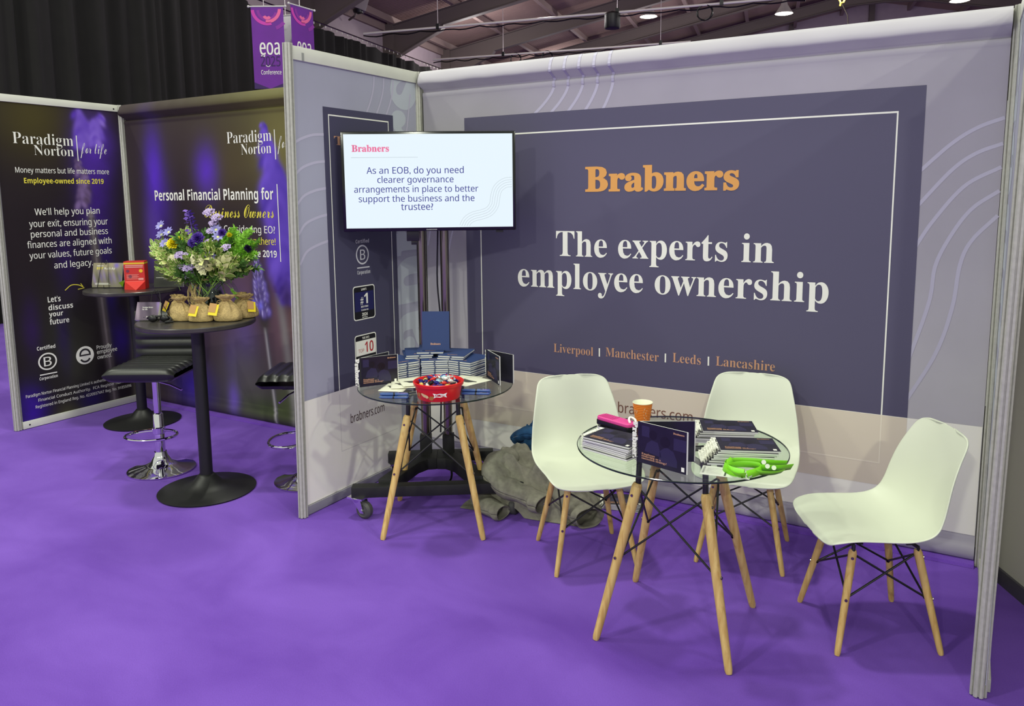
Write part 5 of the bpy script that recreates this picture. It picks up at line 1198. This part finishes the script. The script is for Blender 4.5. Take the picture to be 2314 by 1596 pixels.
m = MB(); F = lambda u, v: (u, -.0018, v); text(m, F, 'Paradigm Norton', 's', -.03, .03, .07, .078, .01); text(m, F, 'for life', 's', -.03, .0, .058, .066, .01); text(m, F, 'Paradigm', 'S', .0, .045, .012, .022); m.build('white_lettering', INKW, t, smooth=0)
sg = thing('sunglasses', 'folded black sunglasses lying before the hessian bags', 'sunglasses', (-.895, -1.255, HZ1+.0005), R(35))
m = MB()
for q in (-1, 1): m.ball((q*.032, 0, .022), .026, 14, 8, (1, .55, .8))
m.tube([(-.015, -.005, .035), (.015, -.005, .035)], .006, 8); m.build('lens_frame', BLACKP, sg)
m = MB(); m.tube(cr([(-.055, .005, .03), (-.07, .03, .02), (-.02, .045, .012), (.04, .04, .012)], 14), .005, 8); m.tube(cr([(.055, .005, .03), (.075, -.02, .014), (.05, -.05, .008), (.09, -.035, .008)], 14), .006, 8); m.build('arm', BLACKP, sg)

# ---------------------------------------------------------------- on the corner table
bx = thing('gift_box', 'red cardboard box with yellow lid band on the corner bar table', 'box', (-2.335, -.415, HZ2+.0005), R(42))
REDB = mat('red_card', '#cf2a22', .45); YB = mat('yellow_card2', '#e6c526', .45)
MB().box(-.07, .07, -.05, .05, 0, .205).build('carton', REDB, bx)
MB().box(-.0705, .0705, -.0505, .0505, .185, .197).build('yellow_band', YB, bx); MB().box(-.0712, -.0704, -.05, .05, .02, .186).build('patterned_side', mat('pattern_side', '#d8c8c8', .5, 0, .6, 120), bx)
MB().add([(-.075, -.055, .0), (.02, -.12, .0), (.07, -.06, .0), (.07, -.051, .06), (-.07, -.051, .06)], [(0, 1, 4), (1, 2, 3, 4), (0, 2, 1)]).build('tray_flap', REDB, bx, smooth=0)
MB().add([(-.071, -.05, .07), (-.12, -.02, .05), (-.12, .045, .03), (-.071, .05, .07), (-.1, 0, .012)], [(0, 1, 4), (1, 2, 4), (2, 3, 4), (0, 3, 2, 1)]).build('green_flap', mat('green_card', '#8fb82a', .5), bx, smooth=0)
F = lambda u, v: (u, -.0513, v); m = MB(); disc(m, F, .045, .135, .013); m.build('yellow_spot', mat('amber_spot', '#f0bf1a', .5), bx, smooth=0)
m = MB()
for v, a in ((.172, .062), (.160, .06)): rect(m, F, -.06, a, v, v+.007)
for i in range(5): rect(m, F, -.055, .03-.01*(i % 2), .075+.008*i, .0775+.008*i)
rect(m, F, .025, .06, .068, .083); rect(m, F, -.06, .06, .066-.012, .061); m.build('pale_print', mat('pale_red_print', '#eba39a', .5), bx, smooth=0)
m = MB(); disc(m, F, -.045, .135, .011); disc(m, F, -.03, .095, .012); m.build('dark_spot', mat('dark_red_print', '#7a2a4a', .5), bx, smooth=0)
easel((-2.60, -.515, HZ2+.0004), R(20), 'black wire easel in front of the olive brochure on the corner table', 'wire easels on the bar tables', 1.25)
t = leaflet((-2.585, -.50, HZ2+.006), R(24), .235, .185, R(14), 'olive brochure with yellow title left of the red box', p_olive)
m = MB(); F = lambda u, v: (u, -.0018, v); text(m, F, 'EOT', 'b', -.085, -.035, .135, .152); m.build('yellow_lettering', YELLOW, t, smooth=0)
m = MB(); text(m, F, 'Wealth Map', 'h', -.028, .06, .135, .152, -.004); rect(m, F, -.085, -.035, .16, .164); rect(m, F, -.09, .02, .028, .031); rect(m, F, -.09, .03, .021, .024); m.build('white_lettering', INKW, t, smooth=0)
t = leaflet((-2.165, -.275, HZ2+.006), R(38), .21, .20, R(14), 'dark brochure with a pale diagonal picture right of the red box', p_dark, .014)
m = MB(); text(m, F, 'Paradigm', 'S', .02, .085, .165, .176); rect(m, F, -.09, .0, .07, .072); m.build('white_lettering', INKW, t, smooth=0)
